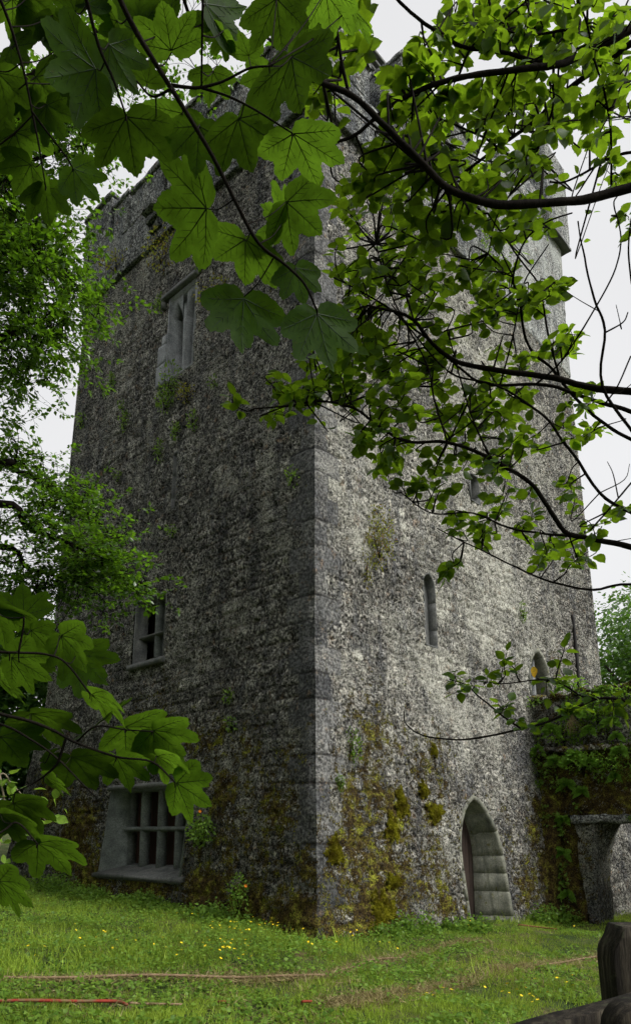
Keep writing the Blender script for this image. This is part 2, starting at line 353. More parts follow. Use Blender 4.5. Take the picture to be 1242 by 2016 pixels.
SLD=rect(4.98,5.10,8.8,10.15);WINE=arch(8.82,9.92,4.1,5.5,6.32,5);SLF=arch(4.08,4.50,5.5,6.85,7.1,4);SLG=rect(6.35,6.75,9.6,10.3)
OPEN={'L':[WINA,WINB,WINC,SLD],'R':[DOOR,WINE,SLF,SLG]}
MOSS={'R':[(740,1450,1.0,.5),(850,1520,1.,.5),(680,1700,.9,.6),(960,1760,.7,.55),(860,1740,.8,.6),(1100,1330,.5,.3),(560,1900,1.0,.3),(720,1600,1.1,.55),(760,1720,1.2,.65),(700,1800,1.,.6),(900,1600,1.3,.25),(850,1700,1.1,.4),(1000,1640,.9,.35),(1040,1740,.8,.7),(690,1560,.45,.75),(720,1500,.35,.6),(740,1560,.5,.8),(780,1600,.5,.9),(700,1640,.5,.8),(740,1700,.6,.75),(745,1780,.55,1.3),(720,1830,.7,.9),(800,1790,.5,.6),(850,1600,.3,.9),(850,1480,.3,.7),(880,1780,.5,.7),
  (655,1675,.22,1.),(920,1790,.4,.6),(1050,1640,.5,.8),(1080,1720,.6,1.3),(1090,1790,.5,1.3),(1060,1590,.35,1.1),(1040,1560,.3,.5),(735,1060,.3,.55),(790,1730,.9,.35),(700,1480,.6,.35),(650,1840,.5,.8),(1090,1290,.3,.5),(1075,1250,.3,.4),(820,1540,.8,.3)],
 'L':[(480,1600,1.6,.38),(420,1700,1.6,.45),(150,1650,1.1,.9),(180,1760,1.0,1.1),(280,1760,.8,1.2),(400,1770,.7,1.1),(480,1800,.7,1.0),(580,1830,.7,1.2),(440,1560,.6,.75),(540,1600,.6,.7),(480,1480,.7,.5),(420,1450,.6,.55),(560,1500,.6,.45),(600,1720,.5,.6),(380,1460,.5,.5),(520,1700,.7,.45),(300,1420,1.,.4),(100,1560,1.,.7),(450,1650,.8,.5),(330,760,.4,.3)]}
LICH={'R':[(793,1035,.12,1.9),(797,1060,.09,1.9),(790,1010,.1,1.6),(810,1040,.07,1.7),(705,1290,.08,1.8),(960,1150,2.2,.9),(880,1330,1.6,.6),(700,940,1.4,.55),(980,760,1.8,.7),(880,1000,1.5,.6),(960,1450,1.0,.3),(760,1740,.9,.2),(660,1740,.5,.35),(900,620,2.,.5),(650,1560,.5,.35),(840,1840,.6,.4)],
 'L':[(260,600,1.6,.25),(600,1150,1.4,.12),(560,1450,1.2,.12)]}
def field(lst,side,u,z):
    r=np.zeros(u.shape)
    for px,py,rad,st in lst:
        a,c0=uz(side,px,py);r=np.maximum(r,st*np.exp(-((u-a)**2+(z-c0)**2)/(rad*rad)))
    return r
def masonry(u,z,s):
    q=np.stack([u,z,np.full(u.shape,s*7.3)],-1)
    zz=z+.55*(fbm(q*[.35,1,1],.45,2,s)-.5)+.14*(fbm(q,1.1,2,s+2)-.5);row=np.floor(zz/.27);fr=zz/.27-row
    hl=_h(row.astype(np.int64),row.astype(np.int64)*0,row.astype(np.int64)*0,s+3);ln=.32+.36*hl
    uu=(u+.22*(fbm(q,1.8,2,s+9)-.5))/ln+hl*13.7;ci=np.floor(uu);fu=uu-ci
    ed=np.minimum(np.minimum(fr,1-fr)*.27,np.minimum(fu,1-fu)*ln)
    joint=1-sst(.006,.028,ed);vis=sst(.42,.68,fbm(q,.45,3,s+20))*.85+.15*sst(2.6,1.2,z)
    st=_h(row.astype(np.int64),ci.astype(np.int64),row.astype(np.int64)*0,s+5)-.5
    h=(-.030*joint*(.35+.65*vis)+st*.022*vis)
    rough=(fbm(q,3.2,3,s+30)-.5)*.055+(vn(q,13,s+40)-.5)*.045
    pit=-np.clip(vn(q,15,s+50)-.6,0,1)*.16
    h2=h+rough+pit
    # quoins
    qr=np.floor(z/.48);fq=z/.48-qr;ql=.34+.30*(qr%2)+.08*_h(qr.astype(np.int64),qr.astype(np.int64),qr.astype(np.int64)*0,s)
    inq=sst(0,.03,ql-np.minimum(u,1e9))
    edq=np.minimum(np.minimum(fq,1-fq)*.48,np.abs(ql-u));hq=-.016*(1-sst(.004,.018,edq))+(vn(q,14,s+41)-.5)*.012
    jm=joint*(.25+.75*vis)*(1-inq)+(1-sst(.004,.02,edq))*inq
    return h2*(1-inq)+hq*inq,inq,jm,(st*(.3+.7*vis))*(1-inq)+(_h(qr.astype(np.int64),qr.astype(np.int64)*3,qr.astype(np.int64)*0,s+8)-.5)*inq
def wallgrid(acc,side,ztop,step,detail=True):
    D,n,L=SD[side];nu=int(L/step);nz=int((ztop+.8)/step)
    U,Zg=np.meshgrid(np.linspace(0,L,nu+1),np.linspace(-.8,ztop,nz+1),indexing='ij')
    B=bat(Zg);u=U+B*(1-2*U/L);sidx=1 if side=='L' else 2
    if side=='R': Zg=np.minimum(Zg,ztop)
    h,inq,jm,stv=masonry(u-B,Zg,sidx)
    ms=field(MOSS[side],side,u,Zg);lc=field(LICH[side],side,u,Zg)-inq*.25
    q=np.stack([u,Zg,Zg*0+sidx],-1)
    mh=sst(.52,.75,fbm(q,8,3,70)+ms*.4-.12)*(.025+.03*vn(q,22,71))*np.clip(ms,0,1)
    h=h+mh
    h*=sst(0,.05,u-B)*sst(0,.05,(L-B)-u)
    V=S(side,u,Zg,-h)
    cz_=.012+(vn(np.stack([Zg*0,Zg*0,Zg],-1),2.1,88)-.5)*.05+(_h(np.floor(Zg/.48).astype(np.int64),np.floor(Zg/.48).astype(np.int64),np.floor(Zg/.48).astype(np.int64)*0,4)-.5)*.035+(vn(np.stack([Zg*0,Zg*0,Zg],-1),11,89)-.5)*.02
    V=V-(nL+nR)*np.maximum(cz_+.02,0)[...,None]*np.exp(-((u-B)/.14)**2)[...,None]
    cu=.25*(u[:-1,:-1]+u[1:,:-1]+u[1:,1:]+u[:-1,1:]);cz=.25*(Zg[:-1,:-1]+Zg[1:,:-1]+Zg[1:,1:]+Zg[:-1,1:])
    rem=np.zeros(cu.shape,bool)
    for p in OPEN[side]: rem|=poly_in(grow(p,.03),cu,cz)
    I=np.arange(u.size).reshape(u.shape)
    Q=np.stack([I[:-1,:-1],I[1:,:-1],I[1:,1:],I[:-1,1:]],-1)[~rem]
    if side=='L': Q=Q[:,::-1]
    acc.add(V,[Q],moss=ms.ravel(),lich=lc.ravel(),joint=jm.ravel(),quoin=inq.ravel(),stone=(stv+.5).ravel(),algae=(np.full(u.size,.62) if side=='L' else (.55*sst(3.,0,Zg)*sst(.3,.7,fbm(q,.7,3,77))).ravel()))  # left face evenly darkened: algae tone plus its shade put into the colour
ZS=16.6
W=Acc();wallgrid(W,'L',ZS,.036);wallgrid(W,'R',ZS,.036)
# rear walls (away from the camera), coarse
def backface(acc,o,d,L,n,ztop):
    U,Zg=np.meshgrid(np.linspace(0,1,31),np.linspace(-.8,ztop,50),indexing='ij');B=bat(Zg)
    u=B+U*(L-2*B);P=o+u[...,None]*d-B[...,None]*n+Zg[...,None]*np.array([0,0,1.])
    I=np.arange(u.size).reshape(u.shape);acc.add(P,[np.stack([I[:-1,:-1],I[1:,:-1],I[1:,1:],I[:-1,1:]],-1).reshape(-1,4)],moss=.1,lich=.2)
backface(W,P0+dL*LL,dR,LR,dL,ZS);backface(W,P0+dR*LR,dL,LL,dR,ZS)
bt=bat(ZS);c4=[P0+dL*a+dR*bb+np.array([0,0,ZS-.01]) for a,bb in ((bt,bt),(LL-bt,bt),(LL-bt,LR-bt),(bt,LR-bt))];W.add(c4,[[0,1,2,3]])
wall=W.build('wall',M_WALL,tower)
# string course + parapet
def fS(side,zb=None): return lambda u,z,w: S(side,u,z,w,zb)
bt=float(bat(ZS))
A=Acc();rblock(A,fS('L',ZS),(bt-.14,LL-bt+.14),(ZS-.02,ZS+.17),(-.11,.3),.07,.03,3,algae=.7)
rblock(A,fS('R',ZS),(bt-.14,8.85),(ZS-.023,ZS+.167),(-.11,.3),.07,.03,5,algae=.5);A.build('string_course',M_SLATE,tower)
def merlon(acc,cop,side,u0,u1,z0,z1,seed,w0=-.10,w1=.45):
    rblock(acc,fS(side,ZS),(u0,u1),(z0,z1),(w0,w1),.11,.02,seed,algae=.5)
    q=Acc();rblock(q,fS(side,ZS),(u0-.03,u1+.03),(z1-.01,z1+.12),(w0-.06,w1+.05),.09,.022,seed+9,algae=.5);cop.append(q)
A=Acc();Cp=[]
rblock(A,fS('L',ZS),(bt-.08,LL-bt+.08),(ZS+.17,17.85),(-.10,.45),.10,.02,11,algae=.55)
rblock(A,fS('R',ZS),(bt+.37,8.85),(ZS+.17,18.0),(-.103,.45),.10,.02,12,algae=.5)
sd_=20
for side,segs in (('L',[(bt-.08,1.5,19.9),(1.5,2.6,18.9),(3.1,4.3,18.9),(4.3,5.9,19.7),(6.1,7.58,18.85),(7.72,8.5,19.0),(8.62,10.05,19.55),(10.05,LL-bt+.08,18.75)]),
                  ('R',[(bt+.46,1.7,19.9),(1.7,2.6,18.9),(3.1,3.9,19.4),(3.9,4.9,20.6),(5.5,6.3,19.6),(6.3,7.6,20.7),(7.6,8.4,19.6)])):
    z0=17.83 if side=='L' else 17.98
    for u0,u1,z1 in segs: sd_+=3;merlon(A,Cp,side,u0,u1,z0,z1,sd_)
par=A.build('parapet',M_SLATE,tower)
for q in Cp: q.build('coping',M_SLATE,par)
# chimney blocks with stepped caps rising behind the right parapet
for u0,u1,z1 in ((3.2,4.3,21.1),(6.3,7.4,21.6)):
    A=Acc();rblock(A,fS('R',ZS),(u0,u1),(17.,z1),(.9,2.0),.12,.015,50,lich=.4);ch=A.build('chimney',M_SLATE,tower)
    A=Acc()
    for k in range(3): rblock(A,fS('R',ZS),(u0-.06-.07*k,u1+.06+.07*k),(z1+.16*k,z1+.10+.16*k),(.84-.07*k,2.06+.07*k),.2,.006,60+k);rblock(A,fS('R',ZS),(u0+.02,u1-.02),(z1+.08+.16*k,z1+.17+.16*k),(.92,1.98),.3,.0,60+k)
    A.build('stepped_cap',M_DRESS,ch)
# stair turret at the far right end, flush with the wall, overhanging top
A=Acc();rblock(A,fS('R',ZS),(8.86,LR-bt),(ZS-.01,21.65),(.0,4.2),.12,.022,70,lich=.55);tu=A.build('turret',M_SLATE,tower)
A=Acc();rblock(A,fS('R',ZS),(12.1,LR-bt+.28),(21.6,24.9),(-.22,4.4),.14,.02,75,lich=.3);rblock(A,fS('R',ZS),(9.4,12.05),(21.6,22.6),(-.02,.5),.14,.02,76,lich=.3);A.build('turret_parapet',M_SLATE,tu)
A=Acc();rblock(A,fS('R',ZS),(12.05,LR-bt+.30),(21.52,21.62),(-.25,4.3),.2,.008,77);A.build('corbel_course',M_DRESS,tu)
# corbel and gargoyle under the left parapet
A=Acc()
for k in range(3): rblock(A,fS('L',ZS),(6.05-.02*k,6.5+.02*k),(16.88+.2*k,17.09+.2*k),(-.20-.12*k,.1),.06,.045,80+k,algae=.8)
A.build('corbel',M_SLATE,tower)
# ---- openings
def ring(acc,side,poly,prof,closed=False,seg=.4,gap=.005,seed=0,zb=None,amp=.006,extra=None):
    """dressed stones swept round an opening outline. prof: (offset outward from outline, depth) list"""
    P=np.array(poly,float);
    if closed: P=np.vstack([P,P[:1]])
    # fine resample
    L=np.concatenate([[0],np.cumsum(np.linalg.norm(np.diff(P,axis=0),axis=1))]);n=max(2,int(L[-1]/.06))
    cuts=[0.];r=np.random.default_rng(seed)
    while cuts[-1]<L[-1]-seg*.6: cuts.append(cuts[-1]+seg*r.uniform(.75,1.25))
    cuts[-1]=L[-1] if cuts[-1]>L[-1]-seg*.6 else cuts[-1]
    if cuts[-1]<L[-1]: cuts.append(L[-1])
    s=1
    ar=sum(P[i][0]*P[i+1][1]-P[i+1][0]*P[i][1] for i in range(len(P)-1))+P[-1][0]*P[0][1]-P[0][0]*P[-1][1]
    s=1 if ar>0 else -1
    def off(o):
        if closed: g=grow(P[:-1],o);return np.vstack([g,g[:1]])
        Q=P.copy();out=[]
        for i in range(len(Q)):
            if i==0 or i==len(Q)-1:
                e=(Q[1]-Q[0]) if i==0 else (Q[-1]-Q[-2]);nn=np.array([e[1],-e[0]])*s/np.linalg.norm(e);out.append(Q[i]+nn*o)
            else:
                a=Q[i]-Q[i-1];bb=Q[i+1]-Q[i];na=np.array([a[1],-a[0]])*s/np.linalg.norm(a);nb=np.array([bb[1],-bb[0]])*s/np.linalg.norm(bb)
                out.append(Q[i]+(na+nb)*o/max(.35,1+na@nb))
        return np.array(out)
    lanes=[(off(o),w) for o,w in prof];k=len(prof)
    for ci in range(len(cuts)-1):
        a,bb=cuts[ci]+gap,cuts[ci+1]-gap
        ts=sorted(set([a,bb]+[x for x in L if a<x<bb]+list(np.linspace(a,bb,max(2,int((bb-a)/.12))))))
        jig=r.uniform(-.004,.004);V=[]
        for t in ts:
            for (Q2,wd) in lanes:
                V.append((np.interp(t,L,Q2[:,0]),np.interp(t,L,Q2[:,1]),wd+(jig if wd<.05 else 0)))
        V=np.array(V);Wp=S(side,V[:,0],V[:,1],V[:,2],zb);Wp=Wp+(np.stack([vn(Wp,9,seed+i) for i in (1,2,3)],1)-.5)*2*amp
        m=len(ts);Qd=[]
        for i in range(m-1):
            for j in range(k-1): Qd.append([i*k+j,(i+1)*k+j,(i+1)*k+j+1,i*k+j+1])
        acc.add(Wp,[np.array(Qd),np.arange(k)[None],(np.arange(k)+(m-1)*k)[None,::-1]])
def cbar(acc,side,p,q,w0,w1,hw,zb,cham=.5,horiz=False):
    """chamfered bar from p to q (u,z) between depths w0,w1"""
    P,Q=np.array(p,float),np.array(q,float);d=(Q-P)/np.linalg.norm(Q-P);nn=np.array([d[1],-d[0]])
    sec=[(-hw,w0+(w1-w0)*cham*.6),(-hw*.35,w0),(hw*.35,w0),(hw,w0+(w1-w0)*cham*.6),(hw,w1),(-hw,w1)]
    V=[]
    m=max(2,int(np.linalg.norm(Q-P)/.15))
    for t in np.linspace(0,1,m):
        c0=P+(Q-P)*t
        for o,w_ in sec: V.append((*(c0+nn*o),w_))
    V=np.array(V);Wp=S(side,V[:,0],V[:,1],V[:,2],zb);Wp=Wp+(np.stack([vn(Wp,9,i) for i in (1,2,3)],1)-.5)*.008
    F_=[]
    for i in range(m-1):
        for j in range(6): F_.append([i*6+j,(i+1)*6+j,(i+1)*6+(j+1)%6,i*6+(j+1)%6])
    acc.add(Wp,[np.array(F_),np.arange(6)[None],(np.arange(6)+(m-1)*6)[None]])
def slab(side,u,z,w_,mat,name,par,seed=1,zb=None,res=.12,amp=.008):
    A=Acc();rblock(A,fS(side,zb),u,z,w_,res,amp,seed);return A.build(name,mat,par)
# window A: large four light window near the ground
wa=Acc();zA=1.6
def splayrect(acc,side,u0,u1,z0,z1,du0,du1,dz0,dz1,D,zb,bw=.06,out=-.015):
    o=[(u0,z0),(u0,z1),(u1,z1),(u1,z0)];i=[(u0+du0,z0+dz0),(u0+du0,z1-dz1),(u1-du1,z1-dz1),(u1-du1,z0+dz0)]
    e=[(u0-bw,z0-bw),(u0-bw,z1+bw),(u1+bw,z1+bw),(u1+bw,z0-bw)]
    V=[(*p,.05) for p in e]+[(*p,out) for p in e]+[(*p,out) for p in o]
    V=np.array(V);W1=S(side,V[:,0],V[:,1],V[:,2]);ii=np.array(i);W2=S(side,ii[:,0],ii[:,1],np.full(4,D),zb)
    Fq=[]
    for r_ in range(3):
        for k in range(4): Fq.append([r_*4+k,r_*4+(k+1)%4,(r_+1)*4+(k+1)%4,(r_+1)*4+k])
    acc.add(np.vstack([W1,W2]),[np.array(Fq)])
win=wa
frameA=Acc();splayrect(frameA,'L',3.55,6.28,.72,2.50,.06,.30,.22,.05,.36,zA,.05,-.004)
W_A=frameA.build('window',M_GREEN,tower);W_A['label']='wide four light mullioned window low in the wall'
iu0,iu1,iz0,iz1=3.61,5.98,.94,2.45
m=Acc()
for k in range(1,4): cbar(m,'L',(iu0+(iu1-iu0)*k/4,iz0-.06),(iu0+(iu1-iu0)*k/4,iz1+.06),.28,.46,.08,zA,.7)
m.build('mullion',M_GREEN,W_A)
m=Acc();cbar(m,'L',(iu0-.04,1.68),(iu1+.06,1.68),.26,.44,.05,zA);m.build('transom',M_GREEN,W_A)
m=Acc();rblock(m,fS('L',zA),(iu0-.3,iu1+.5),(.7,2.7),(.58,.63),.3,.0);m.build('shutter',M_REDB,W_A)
m=Acc()
for a0 in (iu0-.08,iu1+.00): rblock(m,fS('L',zA),(a0,a0+.08),(iz0-.1,iz1+.1),(.36,.6),.2,.002)
rblock(m,fS('L',zA),(iu0-.08,iu1+.08),(iz1,iz1+.1),(.36,.6),.2,.002);rblock(m,fS('L',zA),(iu0-.08,iu1+.08),(iz0-.1,iz0),(.36,.6),.2,.002)
m.build('frame',M_GREEN,W_A)
slab('L',(3.5,6.4),(2.50,2.60),(-.07,.3),M_DRESS,'lintel',W_A,5)
A=Acc();V=S('L',[3.40,6.42,6.42,3.40],[.70,.70,.78,.78],[-.08]*4);V2=S('L',[3.60,5.92,5.92,3.60],[.80,.80,.975,.975],[.5]*4,zA)
A.add(np.vstack([V,V2]),[[[3,2,6,7],[0,1,2,3],[1,5,6,2],[4,0,3,7],[0,4,5,1]]]);A.build('sill',M_DRESS,W_A)
# window B: small two light window
fb=Acc();splayrect(fb,'L',5.12,6.22,5.32,6.80,.03,.06,.06,.04,.30,6.,.05,.0);W_B=fb.build('window',M_DRESS,tower);W_B['label']='small two light window with a transom at mid height'
m=Acc();cbar(m,'L',(5.63,5.3),(5.63,6.82),.14,.42,.07,6.);m.build('mullion',M_GREEN,W_B)
m=Acc();cbar(m,'L',(5.1,5.97),(6.2,5.97),.10,.42,.045,6.);m.build('transom',M_DRESS,W_B)
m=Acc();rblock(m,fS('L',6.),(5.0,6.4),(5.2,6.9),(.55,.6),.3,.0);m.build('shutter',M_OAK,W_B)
slab('L',(5.0,6.36),(5.20,5.32),(-.09,.2),M_DRESS,'sill',W_B,8)
# window C: tall twin light window with hood mould
zc=13.4;fc=Acc();splayrect(fc,'L',4.62,5.62,12.25,14.50,.03,.04,.05,.05,.42,zc,.05,-.004);W_C=fc.build('window',M_DRESSP,tower);W_C['label']='tall twin light window with pale jambs and hood high in the wall'
for zz0,zz1,ue in ((12.22,12.78,6.02),(12.79,13.30,5.98),(13.31,13.55,5.84)):
    q_=Acc();rblock(q_,fS('L'),(5.66,ue),(zz0,zz1),(-.03,.2),.08,.010,int(zz0*10));q_.build('jamb_stone',M_DRESSP,W_C)
m=Acc();cbar(m,'L',(5.13,12.25),(5.13,14.2),.10,.40,.10,zc,.9);m.build('mullion',M_DRESSP,W_C)
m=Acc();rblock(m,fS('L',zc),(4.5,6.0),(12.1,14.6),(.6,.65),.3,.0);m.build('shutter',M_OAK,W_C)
m=Acc()
def head(acc,u0,u1,z0,z1,w0,w1,zb):
    n=8;c0=(u0+u1)/2;ts=np.linspace(0,1,n+1);V=[]
    arc=[]
    for t in ts:
        x=abs(2*t-1);arc.append((u0+(u1-u0)*t,z0+(z1-z0)*.8*(1-x**1.6)**.8+(.10*(1-x)**4)))
    for w_ in (w0,w1):
        for (a,zz) in arc: V.append((a,zz,w_))
        for (a,zz) in arc: V.append((a,z1+.12,w_))
    V=np.array(V);Q=[]
    k=n+1
    for i in range(n):
        Q+= [[i,i+1,k+i+1,k+i],[2*k+i,2*k+k+i,2*k+k+i+1,2*k+i+1],[i,2*k+i,2*k+i+1,i+1]]
    acc.add(S('L',V[:,0],V[:,1],V[:,2],zb),[np.array(Q)])
head(m,4.60,5.04,13.85,14.40,.10,.36,zc);head(m,5.20,5.66,13.85,14.40,.10,.36,zc);m.build('arched_head',M_DRESSP,W_C)
A=Acc();rblock(A,fS('L'),(4.5,5.86),(14.55,14.65),(-.12,.1),.3,.004,9);rblock(A,fS('L'),(5.80,5.90),(14.35,14.65),(-.09,.1),.3,.004,10);A.build('hood_mould',M_DRESS,W_C)
# slits
def slit(side,poly,name_lab,depth,mat,bw,seed):
    A=Acc();ring(A,side,poly,[(bw*.5,.05),(bw*.5,.0),(0,.0),(-.02,depth)],True,.5,.004,seed);o=A.build('window',mat,tower);o['label']=name_lab
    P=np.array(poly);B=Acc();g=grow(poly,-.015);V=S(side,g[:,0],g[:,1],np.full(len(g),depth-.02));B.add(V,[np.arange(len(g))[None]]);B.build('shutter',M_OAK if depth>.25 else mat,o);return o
slit('L',SLD,'narrow arrow slit in the left wall',.35,M_DRESS,.05,31)
slit('R',SLF,'blocked round headed slit window',.20,M_DRESS,.06,32)
slit('R',SLG,'square opening behind the branches',.4,M_DRESS,.06,33)
A=Acc();ring(A,'R',WINE,[(.10,.05),(.10,-.012),(0,-.012),(-.05,.12),(-.06,.45)],False,.45,.005,34);WE=A.build('window',M_DRESSG,tower);WE['label']='pointed window above the ruined wall'
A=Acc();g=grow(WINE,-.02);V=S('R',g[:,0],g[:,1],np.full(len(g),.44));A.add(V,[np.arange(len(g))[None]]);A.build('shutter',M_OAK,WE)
A=Acc();cbar(A,'R',(9.25,4.1),(9.25,6.1),.10,.3,.09,5.2);A.build('mullion',M_DRESSP,WE)
# dark strip added on the wall face to stand for a slit like groove
slab('R',(11.78,11.88),(5.5,7.9),(-.06,.02),M_IRON,'groove_strip',tower,3)
# door
A=Acc();ring(A,'R',DOOR,[(.07,.06),(.07,.0),(0,-.006),(-.04,.03),(-.05,.38),(-.17,.40),(-.18,.95)],False,.46,.0022,40,zb=None,amp=.0)
DF=A.build('doorway',M_DRESSG,tower)
A=Acc();g=grow(DOOR,-.10);V=S('R',g[:,0],g[:,1],np.full(len(g),.66),.8);A.add(V,[np.arange(len(g))[None]])
for k in range(7):
    u_=4.6+.26*k;A.add(S('R',[u_,u_+.02,u_+.02,u_],[-.6,-.6,1.6,1.6],[.65]*4,.8),[[0,1,2,3]])
dr=A.build('door',M_OAK,DF)
A=Acc();t=np.linspace(0,2*math.pi,17);cc=S('R',4.95,.62,.62,.8);R_=np.array([cc+dR*.06*math.cos(x)+np.array([0,0,.06*math.sin(x)]) for x in t]);tube(A,R_,.012,6);A.build('ring_handle',M_IRON,dr)
# ------------------------------------------------------------ ruined wall on the right (runs out from the tower towards the right foreground)
U0=8.35
def RW(a,z,w_):     # a along nR, w_ = behind the face (along -nL = dR)
    a,z,w_=np.broadcast_arrays(np.asarray(a,float),np.asarray(z,float),np.asarray(w_,float))
    return P0+dR*U0+a[...,None]*nR+w_[...,None]*dR+z[...,None]*np.array([0,0,1.])
def rwpt(px,py):
    d=ray(px,py);t=((P0+dR*U0-CAM)@nL)/(d@nL);P=CAM+d*t;return float((P-P0-dR*U0)@nR),float(P[2])
ruin=thing('ruined_wall','mossy ruined wall with ledges, ferns and a stone lintel, joined to the tower on the right','ruined wall',RW(0,0,0))
aj0,_=rwpt(1150,1700);aj1,zl=rwpt(1168,1620)
LINT=zl
A=Acc()
rblock(A,RW,(-.9,aj0),(-1.,LINT+.02),(.0,.9),.06,.08,91,2.6,moss=.9,lich=.2,algae=.6)          # below, between tower and opening
_,zled=rwpt(1150,1478);_,ztop=rwpt(1150,1362)
rblock(A,RW,(-.9,6.),(LINT+.14,zled),(.02,.9),.06,.10,92,2.6,moss=.8,lich=.25,algae=.6)
rblock(A,RW,(-.9,6.),(zled-.02,ztop),(.35,1.1),.06,.12,93,2.6,moss=.3,lich=.3,algae=.6)
rblock(A,RW,(aj1+.95,6.),(-1.,LINT+.02),(.1,1.5),.08,.04,94,3.,moss=.9,lich=.15)
A.build('wall',M_RUIN,ruin)
A=Acc();rblock(A,RW,(-.75,5.),(zled-.02,zled+.08),(-.14,.5),.06,.08,95,3.,moss=.5,lich=.4);A.build('ledge',M_RUIN,ruin)
A=Acc();rblock(A,RW,(-.85,5.),(ztop-.02,ztop+.12),(.25,1.15),.08,.09,96,3.,moss=.6,lich=.4);A.build('coping',M_RUIN,ruin)
A=Acc();rblock(A,RW,(aj0-.22,5.),(LINT,LINT+.17),(-.12,.9),.08,.03,97,6.,algae=.5,lich=.2);A.build('lintel',M_SLATE,ruin)
# flared jamb under the lintel: pale pier that widens upward at the back
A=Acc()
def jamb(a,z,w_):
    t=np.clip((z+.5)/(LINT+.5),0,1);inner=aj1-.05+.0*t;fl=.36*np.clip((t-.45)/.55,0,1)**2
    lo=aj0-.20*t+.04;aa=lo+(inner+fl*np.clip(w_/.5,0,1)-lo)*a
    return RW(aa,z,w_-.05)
rblock(A,jamb,(0,1),(-.8,LINT),(0,.95),.07,.03,98,4.,lich=.15,algae=1.,moss=.25);A.build('jamb',M_RUIN,ruin)  # full darkening paints the shade under the lintel onto the jamb
# mossy buttress where the ruin joins the tower (slopes down)
A=Acc()
def butt(a,z,w_):
    t=np.clip((z+.6)/3.2,0,1);aw=(1-t)*.55+.05
    return RW(-.55+a*1.0+0*t,z,-aw*(1-w_)+.2*w_)
rblock(A,butt,(0,.62),(-.6,2.5),(0,1),.09,.05,99,3.,moss=1.5);A.build('buttress',M_RUIN,ruin)
# far end wall piece seen through the opening
A=Acc();rblock(A,RW,(1.6,6.),(-1.,1.6),(3.4,4.0),.1,.06,101,3.,moss=1.5,algae=1.)
rr=A.build('wall_fragment',M_RUIN);tag(rr,'low mossy wall seen through the ruined opening','wall fragment')
# ------------------------------------------------------------ leaves
def tmpl_round():
    R_=[(.10,.05),(.24,.13),(.32,.26),(.385,.34),(.365,.46),(.365,.55),(.29,.66),(.245,.75),(.12,.86)]
    v=[(0,0,0)]+[(x,y,.16*x-.10*y*y) for x,y in R_]+[(0,1,-.14)]+[(-x,y,.16*x-.10*y*y) for x,y in R_[::-1]]+[(0,.22,-.03),(0,.48,-.045),(0,.74,-.07)]
    n=len(R_);m=[2*n+2,2*n+3,2*n+4];f3=[];f4=[]
    def side(idx,flip):
        # idx: outline indices from base to tip
        ch=[0]+[m[0]]*3+[m[1]]*3+[m[2]]*3
        o=[0]+idx+[n+1];anchors=[m[0],m[0],m[0],m[1],m[1],m[1],m[2],m[2],m[2],m[2]]
        for k in range(len(o)-1):
            a=anchors[k];f3.append([a,o[k],o[k+1]] if not flip else [a,o[k+1],o[k]])
            if k+1<len(anchors) and anchors[k+1]!=a: f3.append([a,o[k+1],anchors[k+1]] if not flip else [a,anchors[k+1],o[k+1]])
    side(list(range(1,n+1)),False);side(list(range(2*n+1,n+1,-1)),True)
    return np.array(v,float),[np.array(f3)]
def tmpl_small():
    v=[(0,0,0),(.30,.42,.04),(0,1,-.04),(-.30,.42,.04),(0,.5,-.02)];return np.array(v,float),[np.array([[0,1,4],[1,2,4],[0,4,3],[4,2,3]])]
def tmpl_blade():
    v=[(-.5,0,0),(.5,0,0),(.34,.55,.10),(-.34,.55,.10),(0,1,.30)];return np.array(v,float),[np.array([[0,1,2,3]]),np.array([[3,2,4]])]
def frames(ydir,nrm):
    y=ydir/(np.linalg.norm(ydir,axis=1)[:,None]+1e-9);z=nrm-y*np.sum(nrm*y,1)[:,None];z/=np.linalg.norm(z,axis=1)[:,None]+1e-9
    return np.stack([np.cross(y,z),y,z],1)       # rows x,y,z
def place(acc,tm,pos,ydir,nrm,size,tint,wid=1.):
    v,polys=tm;Fm=frames(np.asarray(ydir,float),np.asarray(nrm,float));n=len(pos);size=np.broadcast_to(size,(n,));wid=np.broadcast_to(wid,(n,))
    loc=v[None]*size[:,None,None];loc=loc*np.stack([wid,np.ones(n),np.ones(n)],1)[:,None,:]
    V=np.einsum('nvk,nkj->nvj',loc,Fm)+np.asarray(pos)[:,None,:]
    k=len(v);off=(np.arange(n)*k)
    acc.add(V.reshape(-1,3),[(p[None]+off[:,None,None]).reshape(-1,p.shape[1]) for p in polys],tint=np.repeat(np.broadcast_to(tint,(n,)),k))
def rdir(n,s=1.): return rng.normal(size=(n,3))*s
ROUND,SMALL,BLADE=tmpl_round(),tmpl_small(),tmpl_blade()
